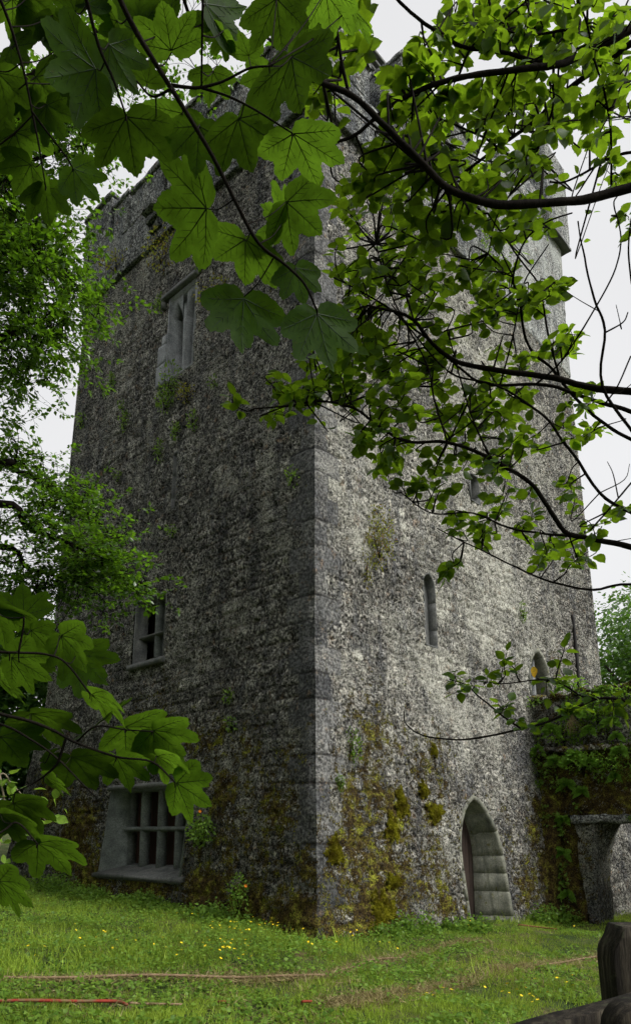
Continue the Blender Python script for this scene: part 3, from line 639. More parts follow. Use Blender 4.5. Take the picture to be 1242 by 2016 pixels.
# ---- right tree: round leaved branches close to the camera
def pxline(pts,dist):
    n=len(pts);d=np.interp(np.linspace(0,1,n),np.linspace(0,1,len(dist)),dist) if hasattr(dist,'__len__') else [dist]*n
    return np.array([PT(p[0],p[1],dd) for p,dd in zip(pts,d)])
TR=np.array([3.6,3.4,0.]);TR[2]=gz(TR[0],TR[1])
alder=thing('broadleaf_tree','tree at the right whose dark arching limbs carry round bright green leaves across the tower','tree',TR)
trunk=np.array([TR+[0,0,-.2],TR+[-.05,0,1.],TR+[.05,.1,2.5],TR+[-.1,.1,4.],TR+[.0,.2,6.]]);A=Acc();P_,R_=catmull(trunk,[.20,.16,.14,.10,.05],5);tube(A,P_,R_,12,.12);A.build('trunk',M_BARK,alder)
BR=[ # (pixel polyline from the right hand side inwards, distances, radius px first,last)
 ([(1400,330),(1242,370),(1150,392),(1060,402),(960,400),(890,378),(850,345),(800,290),(740,235),(690,190),(620,160),(540,130),(470,95),(400,60),(375,30),(350,-40)],(3.0,2.6,2.45,2.35,2.3),9,3.0),
 ([(1400,10),(1260,50),(1200,80),(1130,115),(1090,128),(1000,140),(900,155),(830,175),(760,215),(700,265),(650,285),(600,320)],(3.4,2.9,2.8),8,2.2),
 ([(1330,20),(1242,85),(1180,130),(1100,190),(1050,240),(980,290),(900,350),(885,370)],(4.2,3.9),6,2),
 ([(760,-40),(780,-5),(830,40),(870,65),(910,92),(1000,105),(1060,122),(1130,116)],(3.4,3.5),2.5,4),
 ([(1420,800),(1290,775),(1242,770),(1160,762),(1090,745),(990,730),(900,712),(850,675),(815,630),(770,612),(720,600)],(3.6,3.4,3.2),9,2.2),
 ([(1400,880),(1242,812),(1190,795),(1130,775),(1070,757),(985,757),(940,750),(900,720),(820,650),(740,590),(690,560)],(3.9,3.6,3.5),5,1.5),
 ([(1420,1130),(1290,1090),(1242,1075),(1160,1060),(1110,1045),(1070,985),(1040,950),(970,905),(880,870),(810,870),(740,835),(690,800),(630,790),(560,800),(500,805)],(3.5,3.3,3.1),7,1.5),
 ([(1300,1080),(1242,1080),(1180,1062),(1120,1055),(1060,1050),(1000,1040),(930,1010),(850,1010),(790,970)],(3.5,3.4),4,1.3),
 ([(1350,900),(1242,865),(1180,830),(1120,770),(1080,720),(1040,680),(1020,590),(1010,545),(1030,480),(1070,440),(1125,420)],(3.8,3.6),4,1.4),
 ([(1350,1060),(1242,1010),(1180,970),(1110,870),(1060,810),(980,760),(900,740),(850,700),(770,600)],(3.4,3.3),4,1.3),
 ([(1400,1180),(1242,1150),(1170,1160),(1100,1150),(1040,1128),(980,1100),(900,1060),(860,1040)],(3.5,3.4),3.5,1.2),
 ([(1250,860),(1185,760),(1190,650),(1170,590),(1148,510),(1137,435)],(3.4,3.4),3.5,1.4),
 ([(1050,760),(1105,710),(1175,600),(1210,530),(1220,470),(1207,405),(1215,385)],(3.4,3.3),2.,1.2),
 ([(1190,655),(1225,635),(1235,615)],(3.4,3.3),1.8,1.2),
 ([(1400,1420),(1290,1395),(1242,1382),(1180,1375),(1140,1390),(1080,1420),(1020,1437),(960,1450),(900,1457),(830,1447),(800,1425),(795,1400)],(3.3,3.1),4.6,1.2),
 ([(1180,1375),(1140,1368),(1100,1345),(1060,1338),(1000,1345),(955,1342)],(3.1,3.1),2.6,1.2),
 ([(1025,1437),(985,1405),(945,1375),(920,1350),(885,1337)],(3.1,3.05),2.6,1.1),
 ([(1120,-40),(1150,30),(1168,120),(1190,190),(1200,260),(1203,365)],(3.2,3.2),1.5,2.2),
 ([(1330,290),(1242,300),(1200,312),(1150,340),(1110,357),(1082,357)],(3.3,3.2),3,1.6),
 ([(640,-40),(662,60),(675,130),(690,190)],(2.75,2.65),2.6,3.4),
 ([(1100,745),(1075,640),(1060,560),(1000,480),(960,420)],(3.5,3.6),2.4,1.2),
 ([(1242,950),(1200,1000),(1160,1045)],(3.2,3.3),2,2),
 ([(1242,700),(1215,760),(1190,795)],(3.3,3.5),1.6,1.8),
 ([(800,210),(880,240),(950,270),(1010,310),(1080,330)],(3.6,3.7),1.5,2.5),
 ([(985,757),(1010,660),(1030,560),(1080,480)],(3.6,3.7),2.,1.2),
 ([(880,870),(855,790),(840,720),(800,640),(760,560),(740,480)],(3.2,3.4),2.4,1.2),
 ([(970,905),(930,830),(905,740),(880,650)],(3.2,3.4),2.4,1.2),
 ([(900,155),(930,90),(990,40),(1050,-10)],(3.5,3.6),2.4,1.4),
 ([(1090,128),(1085,220),(1040,330),(980,420),(960,500)],(3.5,3.6),2.6,1.2),
 ([(1242,560),(1235,500),(1242,430)],(3.,3.),2,1.5),
 ([(1200,80),(1120,60),(1040,70),(960,50)],(3.5,3.5),3,1.2),
]
bs_px=[];bs_3d=[];A=Acc()
for pts,dist,r0,r1 in BR:
    P3=pxline(pts,dist);d=np.linalg.norm(P3-CAM,axis=1);rad=np.interp(np.linspace(0,1,len(pts)),[0,1],[r0,r1])/1445.*d*.82
    Pc,Rc=catmull(P3,rad,5);Pc=Pc+(fbm(Pc,9,2,3)[:,None]-.5)*.012*np.array([1,0,1]);tube(A,Pc,Rc,7,.22)
    Q2,_=catmull(np.array([[p[0],p[1],0] for p in pts]),1.,5);bs_px.append(Q2[:,:2]);bs_3d.append(Pc)
# limbs join the trunk outside the frame
for i,tz in ((0,2.9),(1,3.6),(2,4.2),(4,2.3),(5,2.1),(6,1.9),(7,2.),(8,2.2),(9,2.),(10,1.7),(14,1.5),(18,2.8)):
    s0=bs_3d[i][0];t0=TR+np.array([0,.05,tz]);mid=(s0+t0)/2+np.array([0,0,.1]);Pc,Rc=catmull([t0,mid,s0],[.06,.05,.035] if i in (0,1,2,4,6) else [.035,.03,.02],4);tube(A,Pc,Rc,7,.1)
A.build('branch',M_BARK,alder)
BP=np.concatenate(bs_px);B3=np.concatenate(bs_3d)
CL=[(1080,50,170,70,34),(920,60,70,60,10),(850,90,50,40,5),(820,190,90,60,16),(1000,210,160,60,30),(1160,170,90,130,26),(950,330,150,60,28),(760,330,80,100,11),(860,430,110,60,14),(800,520,110,60,16),(700,520,50,60,7),(720,400,60,60,6),
 (1040,590,80,60,15),(1090,560,40,25,4),(900,640,130,50,17),(770,700,110,55,32),(630,760,90,45,18),(545,800,50,25,5),(478,800,18,10,1),(880,780,160,60,36),(760,880,70,50,17),(950,880,110,50,20),(1060,690,70,50,10),
 (840,940,60,45,10),(1110,790,50,45,6),(950,1045,80,35,11),(1090,1090,80,25,9),(878,1110,14,35,3),(1010,1000,60,35,6),(690,70,45,50,5),(1010,430,70,50,9),(650,170,40,60,4),(1238,440,10,30,2),(1232,990,14,30,2),(1125,960,25,30,3),(1215,330,20,30,3),
 (700,660,60,40,8),(680,610,50,40,6),(930,540,70,40,8),(1110,850,60,40,5),(640,690,40,50,6),(1170,1040,40,25,3)]
leafA=Acc();twA=Acc()
def leafy_twig(C,root,size,nl,accL,accT,tm,spread=1.,flat=.55,rad=.0022,tintm=.45):
    C=np.asarray(C);d=C-root;L=np.linalg.norm(d)+1e-6;mid=(C+root)/2+rng.normal(size=3)*L*.12+np.array([0,0,.04*L])
    end=C+d/L*size*.8+rng.normal(size=3)*size*.3
    Pc,Rc=catmull([root,mid,C,end],[rad*1.8,rad*1.3,rad,rad*.6],4);tube(accT,Pc,Rc,4,0,False)
    k=np.linspace(.45,1,nl);idx=np.clip((k*(len(Pc)-1)).astype(int),0,len(Pc)-1)
    T=np.gradient(Pc,axis=0)[idx];T/=np.linalg.norm(T,axis=1)[:,None]+1e-9
    side=np.cross(T,np.array([0,0,1.]));side/=np.linalg.norm(side,axis=1)[:,None]+1e-9
    sg=np.where(np.arange(nl)%2==0,1,-1)[:,None]
    y=T*.7+side*sg*1.0*spread+rdir(nl,.35)+np.array([0,0,-.25]);y[-1]=T[-1]
    nrm=np.array([0,0,1.])+rdir(nl,flat)
    pos=Pc[idx]+y*size*.12
    place(accL,tm,pos,y,nrm,size*rng.uniform(.6,1.12,nl),np.clip(rng.normal(tintm,.28,nl),0,1),rng.uniform(.85,1.1,nl))
def clusters(CLs,size,nl,accL,accT,tm,zsd=.28,**kw):
    for cx,cy,rx,ry,n in CLs:
        for _ in range(n):
            r=math.sqrt(random.random());a=random.random()*6.283;x,y=cx+rx*r*math.cos(a),cy+ry*r*math.sin(a)
            dd=np.hypot(BP[:,0]-x,BP[:,1]-y);j=int(np.argmin(dd+rng.uniform(0,25,len(dd))));dist=np.linalg.norm(B3[j]-CAM)+rng.normal(0,zsd)
            C=PT(x,y,max(2.9 if zsd>.2 else 2.4,dist+.3*(zsd>.2)));leafy_twig(C,B3[j],size,nl,accL,accT,tm,**kw)
clusters([(a,b2,c2,d2,int(math.ceil(n*.95))) for a,b2,c2,d2,n in CL],.058,10,leafA,twA,ROUND,.30)
B3s=B3;B3=B3+np.array([.1,1.,.5])*0
clusters([(a,b2,c2,d2,int(n*.45)) for a,b2,c2,d2,n in CL if b2<560],.048,10,leafA,twA,ROUND,.9,tintm=.6)
LOW=[(930,1345,35,14,3),(1000,1320,30,12,3),(1050,1345,30,14,2),(1095,1345,30,14,2),(900,1335,15,12,2),(985,1400,25,15,3),(1030,1425,30,12,3),(1120,1405,30,14,3),(1200,1390,40,18,5),(1100,1300,20,14,1),(1150,1380,20,20,2)]
clusters(LOW,.050,6,leafA,twA,ROUND,.08,tintm=.25)
leafA.build('foliage',M_ROUND,alder);twA.build('twig',M_BARK,alder)['kind']='stuff'
A=Acc();place(A,ROUND,[PT(1049,1312,3.05),PT(1046,1322,3.05)],[[.1,0,-1],[.3,0,-.6]],[[0,-1,.2],[.3,-1,.1]],[.045,.03],.8,.8);A.build('yellow_leaf',M_YLEAF,alder)
# bare twiglets on the right against the sky
A=Acc()
for _ in range(46):
    j=rng.integers(len(B3));p=BP[j]
    if not(1040<p[0]<1245 and 380<p[1]<1150): continue
    e=PT(p[0]+rng.normal(0,45),p[1]-rng.uniform(15,80),np.linalg.norm(B3[j]-CAM)+rng.normal(0,.1));m_=(e+B3[j])/2+rng.normal(size=3)*.02
    A=Acc();Pc,Rc=catmull([B3[j],m_,e],[.0028,.002,.0012],4);tube(A,Pc,Rc,4);A.build('bare_twig',M_BARK,alder)
# ---- sycamore with big lobed leaves
def sycamore_leaf(seed):
    half=[(0,1.0),(.06,.90),(.14,.82),(.20,.71),(.21,.60),(.27,.60),(.37,.67),(.48,.72),(.60,.74),(.65,.66),(.66,.56),(.60,.46),(.57,.39),(.66,.37),(.74,.31),(.77,.22),(.69,.10),(.58,.0),(.44,-.08),(.30,-.14),(.14,-.14),(.03,-.05)]
    full=[(x,y) for x,y in half]+[(0,.0)]+[(-x,y) for x,y in half[::-1][:-1]]
    r=np.random.default_rng(seed);P=np.array(full);P=P*(1+r.normal(0,.025,P.shape));n=len(P);out=[]
    for i in range(n):
        a,b2=P[i],P[(i+1)%n];L=np.linalg.norm(b2-a);k=3 if L>.07 else 2
        for j in range(k):
            t=j/k;p=a+(b2-a)*t
            if j%2==1: c0=p-np.array([0,.15]);p=p+c0/(np.linalg.norm(c0)+1e-6)*.022
            out.append(p)
    O=np.array(out);J=np.array([0,.04]);rings=[.35,.7,1.];V=[(J[0],J[1])]
    for q in rings: V+=[tuple(J+(o-J)*q) for o in O]
    V=np.array(V);m=len(O)
    x,y=V[:,0],V[:,1];ang=np.arctan2(x,y-.04);rr=np.hypot(x,y-.04)
    z=-.16*rr**2*r.uniform(.4,2.4)+r.uniform(0,.22)*np.abs(x)+.035*np.cos(ang*5*1.0)*rr+.05*r.normal()*x*rr+.03*vn(np.stack([x+seed,y,x*0],1),3.,4)
    F3=[[0,1+i,1+(i+1)%m] for i in range(m)];F4=[]
    for k in range(2):
        for i in range(m): F4.append([1+k*m+i,1+(k+1)*m+i,1+(k+1)*m+(i+1)%m,1+k*m+(i+1)%m])
    V3=np.stack([x,y,z],1)
    zf=lambda p:-.16*((p[0])**2+(p[1]-.04)**2)*1.0
    vv=[];vf=[]
    tips=[(0,.94),(.56,.68),(-.56,.68),(.68,.20),(-.68,.20)]
    def near(p):
        d=(x-p[0])**2+(y-p[1])**2;ii=np.argsort(d)[:3];ww=1/(d[ii]+1e-4);return float((z[ii]*ww).sum()/ww.sum())
    def strip(a,b2,w0,w1,off):
        a,b2=np.array(a),np.array(b2);d=(b2-a)/np.linalg.norm(b2-a);nn=np.array([-d[1],d[0]]);s0=len(vv);K=5
        for t in np.linspace(0,1,K):
            p=a+(b2-a)*t;wd=w0*(1-t)+w1*t;zz=near(p)
            for sg in (-1,0,1): vv.append((*(p+nn*wd*sg),zz-(off if sg==0 else off*.45)))
        for k in range(K-1):
            for j in (0,1): vf.append([s0+k*3+j,s0+(k+1)*3+j,s0+(k+1)*3+j+1,s0+k*3+j+1])
    for tp in tips:
        strip((0,.03),tp,.011,.003,.014);tp=np.array(tp);base=np.array([0,.03])
        for t in (.3,.48,.64,.8):
            p=base+(tp-base)*t;d=(tp-base)/np.linalg.norm(tp-base);nn=np.array([-d[1],d[0]])
            for sg in (-1,1): strip(p,p+(d*.8+nn*sg*.7)*.22*(1-t*.55),.0045,.002,.010)
    return V3,F3,F4,np.array(vv),vf
LEAFMESH=[]
for s_ in range(6):
    V3,F3,F4,vv,vf=sycamore_leaf(s_)
    for tn in (.1,.45,.85):
        A=Acc();A.add(V3,[np.array(F3),np.array(F4)],tint=tn);k0=len(F3)+len(F4)
        A.add(vv,[np.array(vf)],tint=tn);me=A.mesh('sycamore_leaf',True);me.materials.append(M_MAPLE);me.materials.append(M_VEIN)
        # vein quads come last among quads
        mi=np.zeros(len(me.polygons),np.int32);mi[len(F3)+len(F4):]=1;me.polygons.foreach_set('material_index',mi);LEAFMESH.append(me)
TS=np.array([-3.2,-1.2,0.]);TS[2]=gz(TS[0],TS[1])
syc=thing('sycamore_tree','overhanging sycamore with big lobed dark green leaves close to the camera on the left','tree',TS)
A=Acc();P_,R_=catmull([TS+[0,0,-.2],TS+[.1,0,1.5],TS+[0,.1,3.2],TS+[.2,0,5.5],TS+[.1,.1,8]],[.3,.24,.2,.14,.06],5);tube(A,P_,R_,12,.1);A.build('trunk',M_BARK2,syc)
SB=[([(150,-260),(222,-40),(262,50),(310,130),(360,210),(420,310),(470,410),(510,480),(560,520),(600,560),(624,612)],(1.5,1.35,1.3),5.2,2.,.035),
 ([(100,-220),(165,-20),(195,90),(225,160),(248,226)],(1.45,1.4),4,1.6,.02),
 ([(-60,-150),(10,20),(32,85),(50,150),(64,220),(78,290),(90,365)],(1.9,1.8),4,1.6,.02),
 ([(64,220),(95,262),(125,300),(144,330)],(1.8,1.8),2.4,1.5,.02),
 ([(64,228),(30,262),(0,285),(-60,330)],(1.8,1.8),1.6,2.2,.02),
 ([(338,168),(370,172),(397,172),(440,160),(490,135),(530,130)],(1.4,1.4),3,1.6,.02),
 ([(397,173),(450,190),(500,215),(540,240),(575,262)],(1.4,1.38),2.2,1.4,.02),
 ([(397,173),(398,90),(400,-20)],(1.4,1.4),1.6,2.2,.02),
 ([(338,175),(300,190),(270,160)],(1.35,1.4),2.4,1.4,.02),
 ([(-120,1270),(0,1283),(37,1285),(90,1288),(130,1305),(178,1366)],(1.25,1.2),3,1.8,.02),
 ([(37,1285),(46,1240),(48,1216)],(1.22,1.2),2,1.6,.02),
 ([(-120,1370),(0,1405),(60,1420),(110,1440),(150,1462),(230,1490),(300,1500),(345,1541)],(1.3,1.25,1.2),4,1.6,.02),
 ([(-120,1400),(0,1425),(60,1455),(110,1490),(160,1540),(190,1570)],(1.4,1.35),3,1.4,.02),
 ([(130,1455),(115,1500),(95,1522),(70,1540),(30,1560)],(1.25,1.3),3,1.4,.02),
 ([(150,1462),(190,1430),(250,1437),(300,1440)],(1.25,1.2),2,1.4,.02),
 ([(-120,1700),(0,1640),(35,1620),(75,1662)],(1.2,1.2),2.4,1.4,.02)]
sb_px=[];sb_3d=[];brs=[]
for pts,dist,r0,r1,_ in SB:
    P3=pxline(pts,dist);rad=np.interp(np.linspace(0,1,len(pts)),[0,1],[r0,r1])/1445.*1.35*.9
    Pc,Rc=catmull(P3,rad,5);A=Acc();tube(A,Pc,Rc,7,.12)
    q,_x=catmull(np.array([[p[0],p[1],0] for p in pts]),1.,5);sb_px.append(q[:,:2]);sb_3d.append(Pc)
    if pts[0][1]<-100 or pts[0][0]<-60:      # carry on to the trunk out of the frame
        s0=Pc[0];zt=max(1.4,min(5.2,s0[2]+.9));t0=TS+np.array([0.1,0,zt]);Pm,Rm=catmull([t0,(t0+s0)/2+np.array([0,-.1,.25]),s0],[.05,.025,Rc[0]],5);tube(A,Pm,Rm,7,.1)
    brs.append(A.build('branch',M_BARK,syc))
SP=np.concatenate(sb_px);S3=np.concatenate(sb_3d);SI=np.concatenate([np.full(len(x),i) for i,x in enumerate(sb_px)])
BIG=[((192,135),(75,160),.25),((215,85),(262,190),.5),((338,104),(318,-12),.35),((250,228),(268,350),.1),((360,222),(340,305),.4),((393,245),(385,352),.4),((470,232),(495,340),.2),((408,411),(303,408),.25),
 ((575,262),(628,368),.5),((563,397),(635,462),.5),((482,470),(482,565),.2),((481,584),(470,705),.4),((583,525),(600,605),.45),((625,613),(650,735),.35),((575,110),(592,228),.1),((545,-5),(556,110),.15),((405,5),(478,22),.5),
 ((490,112),(470,55),.2),((532,140),(505,212),.5),((420,140),(410,208),.45),((144,330),(192,400),.7),((92,368),(96,446),.55),((62,322),(30,385),.8),((25,-5),(28,80),.3),((-5,140),(25,240),.05),((105,30),(90,95),.05),((92,205),(125,275),.4),
 ((30,258),(50,322),.6),((150,25),(120,-40),.4),((640,-15),(655,85),.6),((690,15),(700,60),.5),((265,60),(230,-20),.6),((290,165),(300,110),.1),((170,10),(185,-50),.2),((60,-10),(110,30),.1),((20,90),(60,130),.5),((70,150),(110,200),.35),
 ((10,180),(0,260),.05),((150,150),(180,215),.1),((310,250),(330,310),.5),((440,60),(420,110),.6),((370,40),(400,95),.5),((230,40),(200,95),.4),((600,30),(612,110),.3),((555,440),(530,410),.6),((110,100),(150,60),.15),((330,45),(260,20),.3),
 ((48,1213),(45,1140),.45),((118,1250),(190,1318),.4),((150,1290),(212,1342),.5),((178,1366),(264,1414),.55),((20,1295),(112,1345),.4),((245,1432),(318,1474),.6),((300,1438),(370,1490),.65),((228,1490),(264,1558),.65),
 ((308,1487),(377,1535),.7),((345,1541),(424,1592),.7),((88,1531),(147,1563),.7),((140,1490),(197,1556),.1),((72,1658),(149,1714),.5),((-5,1735),(82,1787),.35),((25,1580),(98,1632),.15),((0,1600),(60,1660),.4),((0,1450),(58,1512),.55),((60,1405),(135,1450),.1),
 ((40,1300),(75,1345),.0),((190,1430),(235,1395),.55),((0,1340),(60,1370),.6),((60,1240),(110,1290),.3),((-10,1200),(20,1260),.5),((85,1500),(120,1475),.6)]
Rnd=np.random.default_rng(3)
for (jx,jy),(tx,ty),tint in BIG:
    Lp=math.hypot(tx-jx,ty-jy)*.97;size=.135 if Lp>70 else .105
    dist=min(2.1,max(1.0,size*1445/max(Lp,50)));size=Lp*dist/1445
    lower=jy>1100
    dist=dist if lower else dist
    J=PT(jx,jy,dist);T=PT(tx,ty,dist*(1+Rnd.uniform(-.03,.06)));y=T-J;size=np.linalg.norm(y);y/=size
    view=J-CAM;view/=np.linalg.norm(view);n=view*(1. if not lower else .55)+Rnd.normal(size=3)*(.28 if not lower else .2)+np.array([0,0,.0 if not lower else .85]);n-=y*(n@y);n/=np.linalg.norm(n)
    if lower: size*=.95
    M=np.eye(4);M[:3,0]=np.cross(y,n)*size;M[:3,1]=y*size;M[:3,2]=n*size;M[:3,3]=J
    d=np.hypot(SP[:,0]-jx,SP[:,1]-jy)+np.abs(np.linalg.norm(S3-CAM,axis=1)-dist)*90;j=int(np.argmin(d))
    me=LEAFMESH[Rnd.integers(6)*3+(0 if tint<.25 else 1 if tint<.58 else 2)]
    o=bpy.data.objects.new('leaf',me);scene.collection.objects.link(o);br=brs[SI[j]]
    o.parent=br;o.matrix_parent_inverse=Matrix.Identity(4)
    o.matrix_basis=Matrix(M.tolist())
    # petiole
    A=Acc();K=S3[j];mid=(K+J)/2+np.array([0,0,-.01]);Pc,Rc=catmull([K,mid,J],[.0013,.0011,.0011],4);tube(A,Pc,Rc,5);A.build('leaf_stalk',M_BARK,br)
# crown of the sycamore above and behind the camera
def crown(accL,cen,rad,ncl,nl,size,tm,shell=.5,csize=.55,tint=.4,flat=.6):
    cen=np.asarray(cen,float);rad=np.asarray(rad,float)
    for _ in range(ncl):
        d=rng.normal(size=3);d/=np.linalg.norm(d);r=(shell+(1-shell)*rng.random())
        c0=cen+d*rad*r;m=nl;off=rng.normal(size=(m,3))*csize*np.array([1,1,.45]);p=c0+off
        y=off/ (np.linalg.norm(off,axis=1)[:,None]+1e-6)+np.array([0,0,-.3])+rdir(m,.4);nn=np.array([0,0,1.])+rdir(m,flat)
        place(accL,tm,p,y,nn,size*rng.uniform(.6,1.2,m),np.clip(rng.normal(tint,.2,m)+rng.normal(0,.15),0,1))
A=Acc();crown(A,TS+[.6,-.6,7.2],(4.5,2.8,2.6),150,34,.17,ROUND,.2,.55);A.build('crown',M_MAPLE,syc)
# ---- beech left, mid distance
TB=np.array([-7.6,8.2,0.]);TB[2]=gz(TB[0],TB[1])
beech=thing('beech_tree','beech tree left of the tower with drooping sprays of small glossy leaves','tree',TB)
LB=[([(-260,900),(-60,420),(40,330),(110,300)],8.4),([(-260,900),(-40,560),(60,500),(130,520)],8.2),([(-260,950),(-60,700),(30,650),(120,660)],8.),([(-260,980),(-60,930),(40,930),(140,985),(230,1060)],8.),
 ([(-260,980),(-60,1000),(60,1040),(180,1090),(300,1160)],7.8),([(-260,1050),(-60,1080),(60,1120),(170,1150)],8.1),([(-260,800),(-60,250),(60,150),(200,60),(300,10)],8.8),([(-260,800),(-60,300),(90,250),(200,230)],8.6)]
A=Acc();P_,R_=catmull([TB+[0,0,-.2],TB+[0,0,2.5],TB+[.1,0,5],TB+[0,.1,8],TB+[.1,.1,12]],[.32,.27,.22,.15,.05],5);tube(A,P_,R_,12,.1);A.build('trunk',M_BARK2,beech)
BP=[];B3=[];A=Acc()
for pts,dd in LB:
    P3=pxline(pts,dd);P3[0]=TB+np.array([0,0,max(2.,min(10.5,P3[1][2]-.8))]);Pc,Rc=catmull(P3,[.06,.035,.02,.008],6);tube(A,Pc,Rc,6,.1)
    q,_x=catmull(np.array([[p[0],p[1],0] for p in pts]),1.,6);BP.append(q[:,:2][6:]);B3.append(Pc[6:])
A.build('branch',M_BARK,beech);BP=np.concatenate(BP);B3=np.concatenate(B3)
LBc=[(80,520,110,120,22),(50,700,90,80,14),(60,430,80,60,14),(30,400,90,60,22),(70,470,100,60,24),(60,560,100,60,24),(120,600,50,50,10),(60,650,90,50,18),(110,700,60,50,10),(50,750,60,40,10),(150,560,30,40,5),(190,590,25,25,3),(0,850,40,30,6),(40,910,60,30,12),(80,960,80,40,18),(130,1010,90,40,20),(60,1040,100,50,26),
 (180,1060,80,35,18),(120,1110,110,45,26),(200,1105,60,30,12),(225,1140,50,25,9),(60,1140,90,40,16),(180,1150,90,35,12),(270,1170,25,15,4),(200,1185,50,25,5),
 (100,280,90,60,18),(60,200,70,60,14),(170,230,50,60,10),(240,70,80,60,14),(180,150,80,50,12),(300,130,60,60,8),(20,320,50,40,10),(330,20,60,40,6),(400,150,50,60,4),(210,320,18,40,2),(40,1205,70,50,16),(20,1290,50,60,10),(60,1260,50,40,8),(10,700,40,60,8),(5,500,40,100,12)]
L_=Acc();T_=Acc()
for cx,cy,rx,ry,n in LBc:
    for _ in range(n):
        r=math.sqrt(random.random());a=random.random()*6.283;x,y=cx+rx*r*math.cos(a),cy+ry*r*math.sin(a)
        dd=np.hypot(BP[:,0]-x,BP[:,1]-y);j=int(np.argmin(dd+rng.uniform(0,30,len(dd))));dist=np.linalg.norm(B3[j]-CAM)+rng.normal(0,.35)
        C=PT(x,y,dist);leafy_twig(C,B3[j],.058,9,L_,T_,SMALL,1.,.4,.003,.5)
        for _k in range(5): leafy_twig(C+rng.normal(size=3)*[.20,.22,.10],C,.060,10,L_,T_,SMALL,1.,.45,.0015,.5)
crown(L_,TB+[-1.2,-.6,8.2],(2.6,2.6,4.5),150,40,.07,SMALL,.4,.5,.4)
L_.build('foliage',M_BEECH,beech);T_.build('twig',M_BARK,beech)['kind']='stuff'
# ------------------------------------------------------------ background trees
def bgtree(x,y,h,r,label,name='woodland_tree',cat='tree',n=260,leaf=.20,mat=None,nl=60,group='trees around the tower'):
    z=float(gz(x,y));t=thing(name,label,cat,(x,y,z),group)
    A=Acc();P_,R_=catmull([(x,y,z-.2),(x+.1,y,z+h*.35),(x-.1,y+.1,z+h*.65),(x,y,z+h*.92)],[.035*h,.028*h,.018*h,.005*h],4);tube(A,P_,R_,9,.1)
    for k in range(7):
        a=k*2.4;hz=z+h*(.35+.07*k);e=(x+math.cos(a)*r*.7,y+math.sin(a)*r*.7,hz+h*.12);Pc,Rc=catmull([(x,y,hz),((x+e[0])/2,(y+e[1])/2,hz+h*.03),e],[.012*h,.008*h,.003*h],4);tube(A,Pc,Rc,6,.1)
    A.build('trunk',M_BARK2,t);A=Acc();crown(A,(x,y,z+h*.58),(r,r,h*.46),n,nl,leaf,SMALL,.45,.55,.45);A.build('crown',mat or M_FAR,t);return t
bgtree(11.6,24.5,10.5,2.4,'tall bright green tree just right of the tower');bgtree(14.8,23.5,9.5,2.6,'leafy tree at the right edge of the photo beyond the ruin');bgtree(14,29,12,3.,'tree standing furthest back to the right of the tower')
bgtree(-12.4,24.,8.,2.6,'tree behind the far left corner of the tower');bgtree(-10.6,19.5,5.6,1.6,'low leafy tree between the beech and the tower wall');bgtree(-8.6,21.5,7.6,1.8,'slim leafy tree showing beside the left end of the tower');bgtree(-11.3,21,9.6,2.2,'taller tree showing through the beech sprays');bgtree(-15.5,20,8.5,2.6,'pale green tree at the left edge of the photo')
for i,(x_,y_,h_,r_,lb_) in enumerate([(-11.5,17,3.2,1.9,'bush at the far left behind the sycamore leaves'),(-14,22,4.5,2.4,'bushy tree in the gap at the left edge'),(-18,27,6,3,'furthest bush at the left edge'),(-9.6,15.2,2.6,1.5,'low bush touching the left end of the tower wall'),(-12.5,14.5,4.8,2.2,'broad bush half hidden by the lower sycamore leaves'),(-13.5,19,9.,2.6,'tall dense bush behind the beech sprays'),(13.2,21,4.2,1.8,'bush behind the ruined wall coping'),(16.5,22,4.6,2.2,'bush at the right edge behind the ruined wall')]):
    bgtree(x_,y_,h_,r_,lb_,'bush','bush',group='bushes around the tower')
bgtree(-9.5,-3,13,4.2,'unseen woodland tree added behind the camera to the left to block skylight',n=200,leaf=.3);bgtree(-5.5,-8,14,4.2,'unseen woodland tree added directly behind the camera to block skylight',n=200,leaf=.3);bgtree(-13,4,14,4.2,'tall unseen tree added far out to the left to block skylight',n=200,leaf=.3)  # trees added out of view to cut skylight on the left face
bgtree(-16,12,14,4.,'unseen woodland tree added beyond the beech on the left to block skylight',n=170,leaf=.3)  # also out of view, added to keep skylight off the left face
# shrubs
def shrub(px,py,dist,r,n,leaf,label,mat=M_WEED,group=None,name='wall_shrub',tm=SMALL,cat='shrub',sq=(1,1,1)):
    if name!='wall_shrub': r*=1.25;n=int(n*2.2);leaf*=1.25
    else: n=int(n*1.6)
    c0=PT(px,py,dist) if not isinstance(px,tuple) else np.array(px);t=thing(name,label,cat,c0-np.array([0,0,r]),group)
    A=Acc();
    for k in range(6):
        e=c0+rng.normal(size=3)*r*.5;Pc,Rc=catmull([c0-np.array([0,0,r]),(c0+e)/2,e],[.006,.004,.002],4);tube(A,Pc,Rc,4)
    A.build('stem',M_BARK,t);A=Acc();d=rng.normal(size=(n,3));d/=np.linalg.norm(d,axis=1)[:,None];off=d*r*(rng.random((n,1))**.45)*np.array(sq)
    place(A,tm,c0+off,off/r+rdir(n,.5)+[0,0,-.2],d+rdir(n,.5)+[0,0,.5],leaf*rng.uniform(.6,1.2,n),np.clip(rng.normal(.5,.25,n),0,1));A.build('foliage',mat,t);return t
def onwall(side,px,py,w_=-.1): u,z=uz(side,px,py);return tuple(S(side,u,z,w_))
shrub(onwall('L',412,1635,-.18),0,0,.27,260,.075,'small leafy shrub growing beside the wide mullioned window')
shrub(onwall('L',490,1765,-.25),0,0,.26,170,.06,'spindly weed at the foot of the dark wall beside the buttercups',sq=(.7,.7,1.5))
shrub(onwall('L',345,755,-.1),0,0,.28,120,.06,'green tuft hanging from the sill of the tall twin window',sq=(.8,.8,1.5),name='wall_plant',cat='plant')
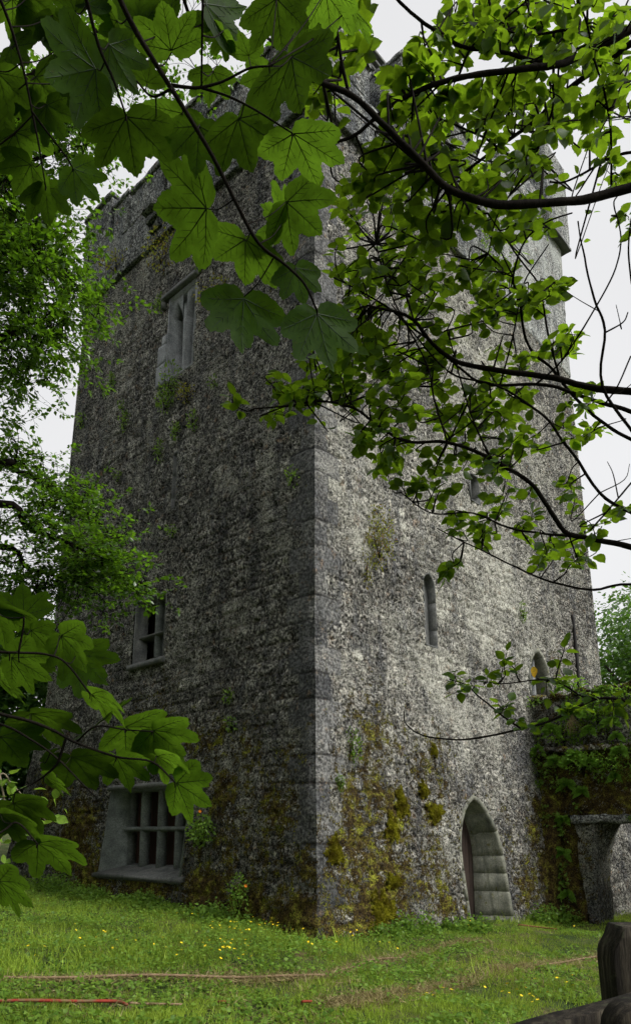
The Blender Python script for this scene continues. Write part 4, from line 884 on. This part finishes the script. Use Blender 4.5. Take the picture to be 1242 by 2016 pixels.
shrub(onwall('L',318,888,-.06),0,0,.16,60,.05,'small bright green plant on the wall below the tall twin window',sq=(.6,.6,1.7),name='wall_plant',cat='plant')
shrub(onwall('L',372,775,-.06),0,0,.2,70,.05,'reddish tuft right of the sill of the tall twin window',M_RUSTW,name='wall_plant',cat='plant')
shrub(onwall('R',738,1060,-.10),0,0,.36,260,.045,'yellow and rust coloured creeper patch on the pale wall',M_RUSTW,sq=(.8,.3,1.6),name='wall_plant',cat='plant')
shrub(onwall('R',718,1120,-.05),0,0,.20,60,.035,'thin straggle of creeper below the rust coloured patch',M_RUSTW,sq=(.6,.3,1.9),name='wall_plant',cat='plant')
shrub(onwall('R',690,1470,-.06),0,0,.17,60,.045,'lime green sprig near the corner above the moss',sq=(.7,.4,1.7),name='wall_plant',cat='plant')
shrub(onwall('R',665,1542,-.05),0,0,.09,80,.03,'dark green tuft in a joint of the corner stones',sq=(.8,.4,1.3),name='wall_plant',cat='plant')
shrub(onwall('L',240,520,-.16),0,0,.25,80,.07,'green weeds along the string course of the left parapet',M_RUSTW,sq=(2.,1.2,1.),name='wall_plant',cat='plant')
shrub(onwall('L',330,500,-.2),0,0,.35,90,.08,'weeds hanging under the corbel of the left parapet',M_RUSTW,sq=(1,1,1.4),name='wall_plant',cat='plant')
shrub(onwall('L',430,580,-.06),0,0,.3,70,.06,'rust tinged tuft beside the hood of the twin window',M_RUSTW,sq=(1.4,1,1.),name='wall_plant',cat='plant')
shrub(onwall('R',950,520,-.1),0,0,.55,190,.09,'yellow green ivy patch high on the right wall',M_WEED,sq=(1,1,1.6),name='wall_plant',cat='plant')
shrub(onwall('R',1025,1205,-.06),0,0,.16,50,.05,'small green tuft high above the pointed window',sq=(.5,.5,1.6),name='wall_plant',cat='plant')
for i,(px,py,r_,n_,lb) in enumerate([(330,790,.22,110,'hanging green growth under the twin window jamb'),(350,850,.14,50,'thin trail of weeds below the reddish tuft'),(250,830,.16,50,'yellow green weeds left of the arrow slit top'),(225,750,.12,40,'faint weeds on the left part of the dark wall'),(165,830,.15,50,'weeds at the left edge of the tower near the beech'),(400,505,.22,70,'green weeds to the right of the corbel'),(320,600,.14,50,'small yellow weeds left of the hood mould'),(580,940,.12,30,'pale sprig near the corner of the dark wall'),(385,830,.14,40,'dim green tuft right of the hanging growth')]):
    shrub(onwall('L',px,py,-.07),0,0,r_,n_,.06,lb,M_WEED,name='wall_plant',cat='plant',sq=(.8,.8,1.4))
for i,(px,py,r_,n_,lb) in enumerate([(1105,1440,.30,170,'bright weeds spilling over the left end of the ledge'),(1170,1395,.30,150,'bright weeds under the coping of the ruined wall'),(1225,1365,.25,120,'weeds on the coping at the right edge of the photo'),(1150,1500,.30,150,'lime green weeds on the middle of the ledge'),(1120,1345,.2,90,'weeds on the coping where it meets the tower'),(1210,1500,.22,90,'bright weeds on the ledge at the right edge')]):
    a_,z_=rwpt(px,py);shrub(tuple(RW(a_,z_,.1 if z_>zled+.1 else -.12)),0,0,r_,n_,.06,lb,M_FERN,name='ledge_plant',cat='plant',sq=(1.5,1,.8))
for i,(px,py,lb) in enumerate([(235,940,'dark green tuft on the left wall beneath the reddish plants'),(245,800,'yellowish tuft low left of the twin window'),(345,1045,'pale tuft below the arrow slit'),(455,1370,'tiny sprig on the dark wall right of the lower windows'),(460,1425,'wispy grass tuft on the dark wall above the moss'),(425,755,'bright grass tuft right of the twin window sill')]):
    shrub(onwall('L',px,py,-.05),0,0,.11,36,.05,lb,M_WEED,'small tufts on the dark wall',name='wall_tuft',cat='plant')
# pale twig and weeds at lower left
t=thing('bramble','pale bramble shoot with small leaves at the left edge in front of the dark wall','bramble',ground_hit(20,1800))
A=Acc();Pc,Rc=catmull(pxline([(-60,1600),(0,1525),(25,1545),(60,1582),(90,1615)],(6.,6.)),[.012,.008,.006,.004,.003],5);tube(A,Pc,Rc,6);Pc2,_r=catmull(pxline([(-40,1760),(0,1660),(10,1590),(0,1525)],(6.,6.)),[.012,.01,.008,.008],5);tube(A,Pc2,_r,6);A.build('stem',mat_bark('pale_stem',(.16,.13,.09),(.26,.22,.16)),t)
A=Acc();allp=np.concatenate([Pc,Pc2]);n=90;ii=rng.integers(0,len(allp),n);place(A,ROUND,allp[ii]+rdir(n,.10),rdir(n),rdir(n,.7)+[0,-.3,1.],.085*rng.uniform(.6,1.2,n),np.clip(rng.normal(.8,.2,n),0,1));A.build('foliage',M_WEED,t)
# moss cushions
def cushion(side,px,py,ru,rz,label):
    u,z=uz(side,px,py);t=thing('moss_cushion',label,'moss',S(side,u,z,0.),'moss cushions on the tower foot')
    n=int(5200*ru*rz/.05);a=rng.random(n)*6.283;r=np.sqrt(rng.random(n))*(1+.32*np.sin(a*3+px)+.22*np.sin(a*7+py)+.16*np.sin(a*13+px))
    uu=u+ru*r*np.cos(a);zz=z+rz*r*np.sin(a);th=.04*np.clip(1-r*r,0,1)+.01+.02*vn(np.stack([uu,zz,uu*0],1),14,3)
    D,nn,_L=SD[side];pos=S(side,uu,zz,-th);A=Acc();place(A,SMALL,pos,nn*.6+rdir(n,.6)+[0,0,-.3],rdir(n)+[0,0,.6],.035*rng.uniform(.6,1.2,n),np.clip(.35+1.3*(vn(np.stack([uu,zz,uu*0],1),11,8)-.4),0,1));A.build('tuft',M_MOSSC,t)
    # solid body
    A=Acc();K=18;V=[S(side,u,z,-.05)]
    for rr_ in (.5,.9,1.05):
        for k in range(K):
            a=k/K*6.283;q=rr_*(1+.25*math.sin(a*3+px)+.15*math.sin(a*7+py))*.72;V.append(S(side,u+ru*q*math.cos(a),z+rz*q*math.sin(a),-.05*(1-rr_**2*.9)))
    Fc=[[0,1+k,1+(k+1)%K] for k in range(K)];F4=[[1+r_*K+k,1+(r_+1)*K+k,1+(r_+1)*K+(k+1)%K,1+r_*K+(k+1)%K] for r_ in (0,1) for k in range(K)]
    A.add(np.array(V),[np.array(Fc),np.array(F4)],tint=.2);A.build('moss_body',M_MOSSC,t)
for a in [('R',657,1676,.17,.20,'rounded yellow green moss cushion on the corner stones'),('R',788,1582,.17,.24,'tall moss cushion in the middle of the mossy patch'),('R',855,1598,.24,.16,'moss cushion to the left of the door arch'),('R',770,1630,.16,.22,'moss cushion just below and left of the tall one'),
          ('R',832,1555,.13,.14,'small moss cushion above the one beside the door'),('R',750,1790,.32,.26,'broad brown and gold moss cushion at the foot of the wall'),('R',852,1478,.10,.12,'highest small moss cushion under the hanging twig'),('R',775,1735,.2,.10,'flat moss cushion over the broad brown one')]: cushion(*a)
# ferns
def fern(pos,r,nf,label,droop=1.,mat=M_FERN,dirv=None,group='ferns on the ruined wall'):
    pos=np.asarray(pos,float);t=thing('fern',label,'fern',pos,group);A=Acc()
    for k in range(nf):
        th=math.radians(-25+230*(k+rng.uniform(-.3,.3))/nf);d=nR*math.cos(th)*.9+np.array([0,0,1.])*max(math.sin(th),-.2)*.9+nL*rng.uniform(.35,.8)+dR*0
        d/=np.linalg.norm(d);L=r*rng.uniform(.7,1.2);ts=np.linspace(0,1,22);P_=pos+d*(ts*L)[:,None]+np.array([0,0,-1.])*(.55*droop*ts**2*L)[:,None]
        tube(A,P_,np.linspace(.003,.001,22),4,0,False,tint=.4);T=np.gradient(P_,axis=0);sdv=np.cross(T,nL+np.array([0,0,.6]));sdv/=np.linalg.norm(sdv,axis=1)[:,None]+1e-6
        for sg in (-1,1):
            for jj in (0,1):
                pp=P_[1:-1]+T[1:-1]*.5*jj;sz=L*.20*np.sin(np.clip(ts[1:-1]*1.05+.12,0,1)*math.pi)**.8+.01
                place(A,SMALL,pp,sdv[1:-1]*sg+T[1:-1]/np.linalg.norm(T[1:-1],axis=1)[:,None]*.5+rdir(20,.08),np.tile(nL+np.array([0,0,.6]),(20,1))+rdir(20,.2),sz,np.clip(rng.normal(.55,.2,20),0,1),.55)
    A.build('frond',mat,t)
def rwp(px,py,w_=0.): a,z=rwpt(px,py);return RW(a,z,w_)
for i,(px,py,r,nf,w_,lb) in enumerate([(1075,1425,.3,9,-.1,'fern hugging the tower just above the ledge'),(1200,1420,.3,9,.1,'fern halfway up the upper wall at the right'),(1160,1440,.28,9,.0,'fern behind the middle of the ledge'),(1100,1500,.3,9,-.2,'fern under the left end of the ledge'),(1225,1480,.3,9,-.15,'fern at the photo edge on the ledge'),(1130,1402,.42,13,.0,'large bright fern with hanging dead fronds above the ledge'),(1090,1440,.34,10,-.05,'fern overhanging the left end of the ledge'),(1140,1492,.38,12,-.15,'fern growing on the middle of the mossy ledge'),(1165,1500,.3,9,-.15,'fern at the right on the mossy ledge'),
    (1100,1350,.30,9,.3,'fern on the coping against the tower'),(1180,1355,.26,8,.3,'low fern on the coping further right'),(1120,1545,.3,9,-.1,'dark fern on the wall face below the ledge'),(1150,1560,.28,9,-.1,'fern just above the stone lintel'),(1215,1530,.26,8,-.1,'fern on the wall face at the right edge'),
    (1113,1680,.3,9,-.15,'fern halfway down the mossy buttress'),(1125,1760,.26,9,-.2,'fern near the ground beside the flared jamb'),(1115,1615,.26,8,-.1,'fern where the buttress meets the tower'),(1215,1450,.24,8,.0,'small fern beside the bare ledge stones'),(1065,1480,.3,8,-.1,'yellow green fern tipped over the left ledge end')]):
    fern(rwp(px,py,w_),r*1.05,int(nf*1.7),lb,1.,M_FERN,nL*.8)
A=Acc();p=rwp(1130,1412,-.12)
for k in range(26):
    e=p+np.array([rng.normal(0,.18),rng.normal(0,.08),-rng.uniform(.3,.55)]);Pc,Rc=catmull([p+rdir(1,.03)[0],(p+e)/2+nL*.08,e],[.005,.004,.002],3);tube(A,Pc,Rc,4,tint=.3)
o=A.build('dead_fronds',M_STRAW);tag(o,'brown dead fronds hanging below the large fern','dead fronds')
# ivy and weed skin on the ruined wall: one uncountable growth
A=Acc();n=9000;aa=rng.uniform(-.7,3.6,n);zz=rng.uniform(-.3,ztop+.1,n);q=np.stack([aa,zz,aa*0],1);keep=(fbm(q,1.6,3,44)>.50)&~((zz<LINT)&(aa>aj0-.3));aa,zz=aa[keep],zz[keep];n=len(aa)
wv=np.where(zz>zled,.24,-.10)-rng.random(n)*.16;place(A,SMALL,RW(aa,zz,wv),rdir(n)+nL*.6+[0,0,-.4],rdir(n,.6)+nL*.6+[0,0,.8],rng.uniform(.04,.12,n),np.clip(rng.normal(.45,.3,n),0,1))
o=A.build('ivy',M_WEED);tag(o,'low ivy and small weeds covering the mossy ruined wall','ivy',kind='stuff')
# ------------------------------------------------------------ grass, weeds, flowers
def inside_tower(x,y):
    r=np.stack([x-P0[0],y-P0[1]],1);a=r@dL[:2];b2=r@dR[:2];return (a>.05)&(b2>.05)&(a<LL)&(b2<LR)
PATH=[ground_hit(p,q) for p,q in ((-60,1932),(150,1933),(420,1932),(560,1932),(650,1926),(700,1906),(760,1898),(870,1868),(960,1856))]
PATH2=[ground_hit(p,q) for p,q in ((640,1983),(760,1968),(880,1945),(980,1915),(1060,1905),(1190,1882))]
NB=230000
PL=[catmull(np.array(p_),1.,12)[0][:,:2] for p_ in (PATH,PATH2)]
def dpath(x,y):
    P_=np.concatenate(PL);o=np.full(len(x),9.)
    for q_ in P_: o=np.minimum(o,np.hypot(x-q_[0],y-q_[1]))
    return o
yy=4.6+15.5*rng.random(NB)**1.25;xx=(rng.random(NB)*2-1)*(.47*yy+.3);k=~inside_tower(xx,yy);xx,yy=xx[k],yy[k]
q=np.stack([xx,yy,xx*0],1);pn=fbm(q,.9,3,90);pm=fbm(q,3.5,2,91)
dwall=np.minimum(np.abs((np.stack([xx,yy],1)-P0[:2])@nL[:2]),np.abs((np.stack([xx,yy],1)-P0[:2])@nR[:2]))
leftwild=sst(8.0,8.8,yy)*sst(1.2,-.6,xx)
k=(rng.random(len(xx))<np.clip(.25+2.0*(pm-.38),.08,1))&(rng.random(len(xx))<np.clip((dpath(xx,yy)-.0)*7,.3,1));xx,yy,pn,pm,dwall,leftwild=[v[k] for v in (xx,yy,pn,pm,dwall,leftwild)]
n=len(xx);h=(.03+.05*rng.random(n)+.05*pn)*(1+1.0*leftwild*rng.random(n)+2.2*np.exp(-dwall*3.)*rng.random(n)**2)
zz=gz(xx,yy)+(fbm(np.stack([xx,yy,gz(xx,yy)],1),1.3,3,5)-.5)*.10-.01
A=Acc();lean=rdir(n,.42);lean[:,2]=1;place(A,BLADE,np.stack([xx,yy,zz],1),lean,rdir(n)+[0,-.6,.2],h,np.clip(.15+.9*pn+rng.normal(0,.2,n),0,1),rng.uniform(.06,.13,n)*np.clip(.07/h,.5,1.6))
g=A.build('grass',M_GRASS);tag(g,'short green grass on the lawn in front of the tower','grass',kind='stuff')
# broad leaved weeds among the grass (clover, buttercup leaves)
NB=60000;yy=5+13*rng.random(NB)**1.15;xx=(rng.random(NB)*2-1)*(.47*yy+.3);k=~inside_tower(xx,yy);xx,yy=xx[k],yy[k];q=np.stack([xx,yy,xx*0],1)
k=(fbm(q,1.4,3,95)+.12*sst(8.,8.8,yy)*sst(2.5,0,xx)>.47)&(rng.random(len(xx))<np.clip((dpath(xx,yy)-.0)*6,.2,1));xx,yy=xx[k],yy[k];n=len(xx)
zz=gz(xx,yy)+(fbm(np.stack([xx,yy,gz(xx,yy)],1),1.3,3,5)-.5)*.10+.02+.10*rng.random(n)*(.4+sst(8.,9,yy)*sst(3,0,xx))
A=Acc();place(A,SMALL,np.stack([xx,yy,zz],1),rdir(n)*[1,1,.3],rdir(n,.4)+[0,-.2,1.],rng.uniform(.025,.065,n),np.clip(rng.normal(.6,.3,n),0,1),1.3)
g=A.build('ground_cover',M_WEED);tag(g,'clover and broad leaved weeds between the grass blades','ground cover',kind='stuff')
# taller weeds standing along the wall foot
Wd=Acc();
for side,u0,u1,m in (('L',.2,8.5,900),('R',.1,4.3,420),('R',6.5,8.3,160)):
    uu=rng.uniform(u0,u1,m);bw=S(side,uu,np.zeros(m),-.08-.5*rng.random(m)**2);bw[:,2]=gz(bw[:,0],bw[:,1])
    cl_=fbm(np.stack([uu,uu*0,uu*0+3],1),1.4,3,66);kk=cl_>.42;bw=bw[kk];uu=uu[kk];H=(.12+.5*(cl_[kk]-.4))*rng.uniform(.6,1.5,len(uu))
    for j in range(9):
        t_=(j+.5)/9;pos=bw+np.stack([rng.normal(0,.03,len(uu)),rng.normal(0,.03,len(uu)),H*t_],1)
        place(Wd,SMALL,pos,rdir(len(uu))*[1,1,.4]+[0,0,.2],rdir(len(uu),.5)+[0,-.4,1.],rng.uniform(.04,.085,len(uu)),np.clip(rng.normal(.4,.25,len(uu)),0,1),1.15)
wd_=Wd.build('weeds',M_WEED);tag(wd_,'leafy weeds growing along the foot of the tower walls','weeds',kind='stuff')
# straw along the path ridges
A=Acc();straw=[]
for P_,wd,m in ((np.array(PATH),.07,6000),(np.array(PATH2),.09,7000)):
    Pc,_x=catmull(P_,1.,10);ii=rng.integers(0,len(Pc)-1,m);tt=rng.random((m,1));pp=Pc[ii]*(1-tt)+Pc[ii+1]*tt+rdir(m,1)*[wd,wd*1.2,0];straw.append(pp)
pp=np.concatenate(straw);pp[:,2]=gz(pp[:,0],pp[:,1])+rng.random(len(pp))*.03
n=20000;ys=6+8*rng.random(n);xs=rng.normal(.6,1.6,n)+.1*(ys-7);qq=np.stack([xs,ys,xs*0],1);kk=(fbm(qq,1.1,3,60)>.53);pp=np.concatenate([pp,np.stack([xs,ys,gz(xs,ys)+.01],1)[kk]])
kk=~inside_tower(pp[:,0],pp[:,1]);pp=pp[kk]
n=len(pp);pp[:,2]+=(fbm(np.stack([pp[:,0],pp[:,1],gz(pp[:,0],pp[:,1])],1),1.3,3,5)-.5)*.10+.01;place(A,BLADE,pp,rdir(n)*[1,.7,.35]+[0,0,.15],rdir(n)+[0,0,1.],rng.uniform(.05,.12,n),np.clip(rng.normal(.5,.3,n),0,1),.07)
g=A.build('dry_grass',M_STRAW);tag(g,'dead straw coloured grass along the path edges','dry grass',kind='stuff')
# timber path edging
def rail(pts,label,mat,r=.016,caps=()):
    P3=np.array([ground_hit(*p) for p in pts]);P3[:,2]=gz(P3[:,0],P3[:,1])+(fbm(P3,1.3,3,5)-.5)*.10+.05
    t=thing('path_rail',label,'edging rail',P3[0],'timber rails edging the grass path');A=Acc();Pc,Rc=catmull(P3,r,6);tube(A,Pc,Rc,6,.15);A.build('rail',mat,t)
    A=Acc()
    for k in np.linspace(.5,len(Pc)-1.5,max(2,len(P3))).astype(int): tube(A,[Pc[k]+[0,.02,-.12],Pc[k]+[0,.02,.0]],.012,5)
    A.build('peg',M_RAIL,t);return t
rail([(-60,1932),(120,1933),(300,1934),(470,1933),(560,1932),(640,1930)],'long pale timber rail edging the far side of the path on the left',M_RAIL)
rail([(650,1925),(700,1908),(740,1899),(790,1894)],'short pale rail where the path edge bends at the middle',M_RAIL,.014)
rail([(-60,1984),(60,1984),(150,1983),(226,1983),(250,1990)],'red painted timber rail at the bottom left corner',M_RED,.015)
rail([(255,1986),(310,1985),(360,1986)],'unpainted bit of rail just right of the long red one',M_RAIL,.012)
rail([(430,1984),(452,1985)],'first short red rail end showing in the near grass',M_RED,.013)
rail([(594,1981),(614,1980)],'second short red rail end showing in the near grass',M_RED,.013)
rail([(1058,1911),(1100,1903),(1150,1895),(1190,1888)],'brownish rail on the near path ridge beside the fence post',M_RAIL,.013)
rail([(1020,1826),(1060,1830),(1095,1834)],'dark reddish rail lying near the door at the right',mat_bark('rust_timber',(.12,.04,.02),(.26,.12,.07)),.014)
# buttercups
def buttercup():
    t=thing('buttercup','','flower',(0,0,0));A=Acc();tube(A,[(0,0,-.12),(.004,0,-.05),(0,0,0)],[.002,.0018,.0015],4,0,False,tint=.4);A.build('stem',M_GRASS,t)
    A=Acc();a=np.arange(5)/5*6.283;y=np.stack([np.cos(a),np.sin(a),a*0+.35],1);place(A,ROUND,np.zeros((5,3)),y,np.tile([0,0,1.],(5,1)),.016,.5,1.05);A.build('petals',M_PETAL,t);return t
fp=[]
for cx,cy,rx,ry,n in [(440,1860,75,40,34),(510,1840,60,14,16),(555,1845,60,12,16),(380,1815,35,9,5),(200,1870,90,35,10),(330,1890,40,20,6),(180,1860,30,25,4),(640,1870,60,25,8),(700,1850,40,12,4),(470,1900,60,20,8),(1010,1990,60,18,9),(850,1996,60,14,6),(1080,1960,60,25,5),(760,1880,60,20,4),(1070,1840,70,12,5),(930,1830,30,8,4),(90,1900,60,25,3)]:
    for _ in range(int(n*1.6)):
        r=math.sqrt(random.random());a=random.random()*6.283;fp.append((cx+rx*r*math.cos(a),cy+ry*r*math.sin(a)))
src=None
BL='small yellow buttercup flower among the grass in front of the tower'
for i,(x,y) in enumerate(fp):
    p=ground_hit(x,y+6);p[2]=gz(p[0],p[1])
    if inside_tower(np.array([p[0]]),np.array([p[1]]))[0]: continue
    hgt=.10+.08*random.random()
    if src is None: src=t=buttercup()
    else:
        t=src.copy();scene.collection.objects.link(t)
        for ch in list(src.children): c2=ch.copy();scene.collection.objects.link(c2);c2.parent=t;c2.matrix_parent_inverse=Matrix.Identity(4)
    for ch in t.children: ch.matrix_parent_inverse=Matrix.Identity(4)
    t['label']=BL;t['group']='yellow buttercups in the grass';t['category']='flower'
    t.location=(p[0],p[1],p[2]+hgt+.05);t.rotation_euler=(random.uniform(-.1,.7),random.uniform(-.4,.4),random.random()*6);t.scale=(random.uniform(.8,1.35),)*3
# orange wall poppies
for side,px,py,lb in (('L',420,1598,'orange flower above the shrub beside the mullioned window'),('L',511,1742,'orange flower on the weed at the dark wall foot')):
    p=np.array(onwall(side,px,py,-.3));t=thing('orange_flower',lb,'flower',p,'orange wall flowers');A=Acc();a=np.arange(5)/5*6.283;y=np.stack([np.cos(a),a*0-.4,np.sin(a)],1)
    place(A,ROUND,np.tile(p,(5,1)),y,np.tile([0,-1.,.2],(5,1)),.032,.5,1.1);A.build('petals',MB('orange_petal').done((.8,.25,.02),.5),t);A=Acc();tube(A,[p,p+[.01,.08,-.2]],.003,4);A.build('stem',M_BARK,t)
# ------------------------------------------------------------ fence bottom right
def mapto(o,ex,ey,ez): 
    o,ex,ey,ez=[np.asarray(v,float) for v in (o,ex,ey,ez)]
    return lambda a,b2,c2:o+np.asarray(a)[...,None]*ex+np.asarray(b2)[...,None]*ey+np.asarray(c2)[...,None]*ez
D0=2.6
pl=PT(1192,1905,D0);pr=PT(1300,1905,D0);pw=np.linalg.norm(pr-pl);top=PT(1215,1826,D0)[2]
ex=np.array([1.,0,0]);fx=pl[0];fy=pl[1];gzf=float(gz(fx,fy))
fence=thing('wooden_fence','dark weathered timber fence post and rail at the bottom right corner','fence',(fx+.1,fy,gzf))
A=Acc()
def postf(a,z,d):
    a=np.asarray(a)
    sh=sst(top-.09,top,z)*.045;lean=(z-gzf)*-.03
    x=fx+lean+.065+sh+(pw-2*sh*.7)*a;return np.stack([x,fy+d-.3*0*a,z],-1)
rblock(A,postf,(0,1),(gzf-.2,top),(0,.14),.035,.0015,120,6.);A.build('post',M_POST,fence)
A=Acc();r0=PT(1010,2040,1.75);r1=PT(1330,1952,1.95);dv=(r1-r0);L=np.linalg.norm(dv);dv/=L
upv=np.array([0,0,1.])-dv*dv[2];upv/=np.linalg.norm(upv);fr=mapto(r0,dv,np.cross(upv,dv),upv)
rblock(A,fr,(-.3,L+1.),(0,.07),(-.14,.0),.03,.004,121,6.);A.build('rail',M_POST,fence)
A=Acc();e0=PT(1278,2040,1.70);tt=np.linspace(0,math.pi,12);prof=[(e0[0]+.062*math.cos(x)*-1,e0[2]+.055*math.sin(x)) for x in tt];V=[];
for yv in (e0[1],e0[1]+.09):
    V+=[(a,yv,c2) for a,c2 in prof]+[(prof[-1][0],yv,e0[2]-.4),(prof[0][0],yv,e0[2]-.4)]
k=14;Q=[[i,(i+1)%k,k+(i+1)%k,k+i] for i in range(k)];A.add(np.array(V),[np.array(Q),np.arange(k)[None,::-1],(np.arange(k)+k)[None]]);A.build('rail_end',M_POST,fence)
A=Acc();rblock(A,lambda a,b2,c2:np.stack([a,b2,c2],-1),(r1[0]+.5,r1[0]+.64),(r1[1]-.1,r1[1]+.05),(gzf-.2,r1[2]+.2),.06,.004,122);A.build('post',M_POST,fence)
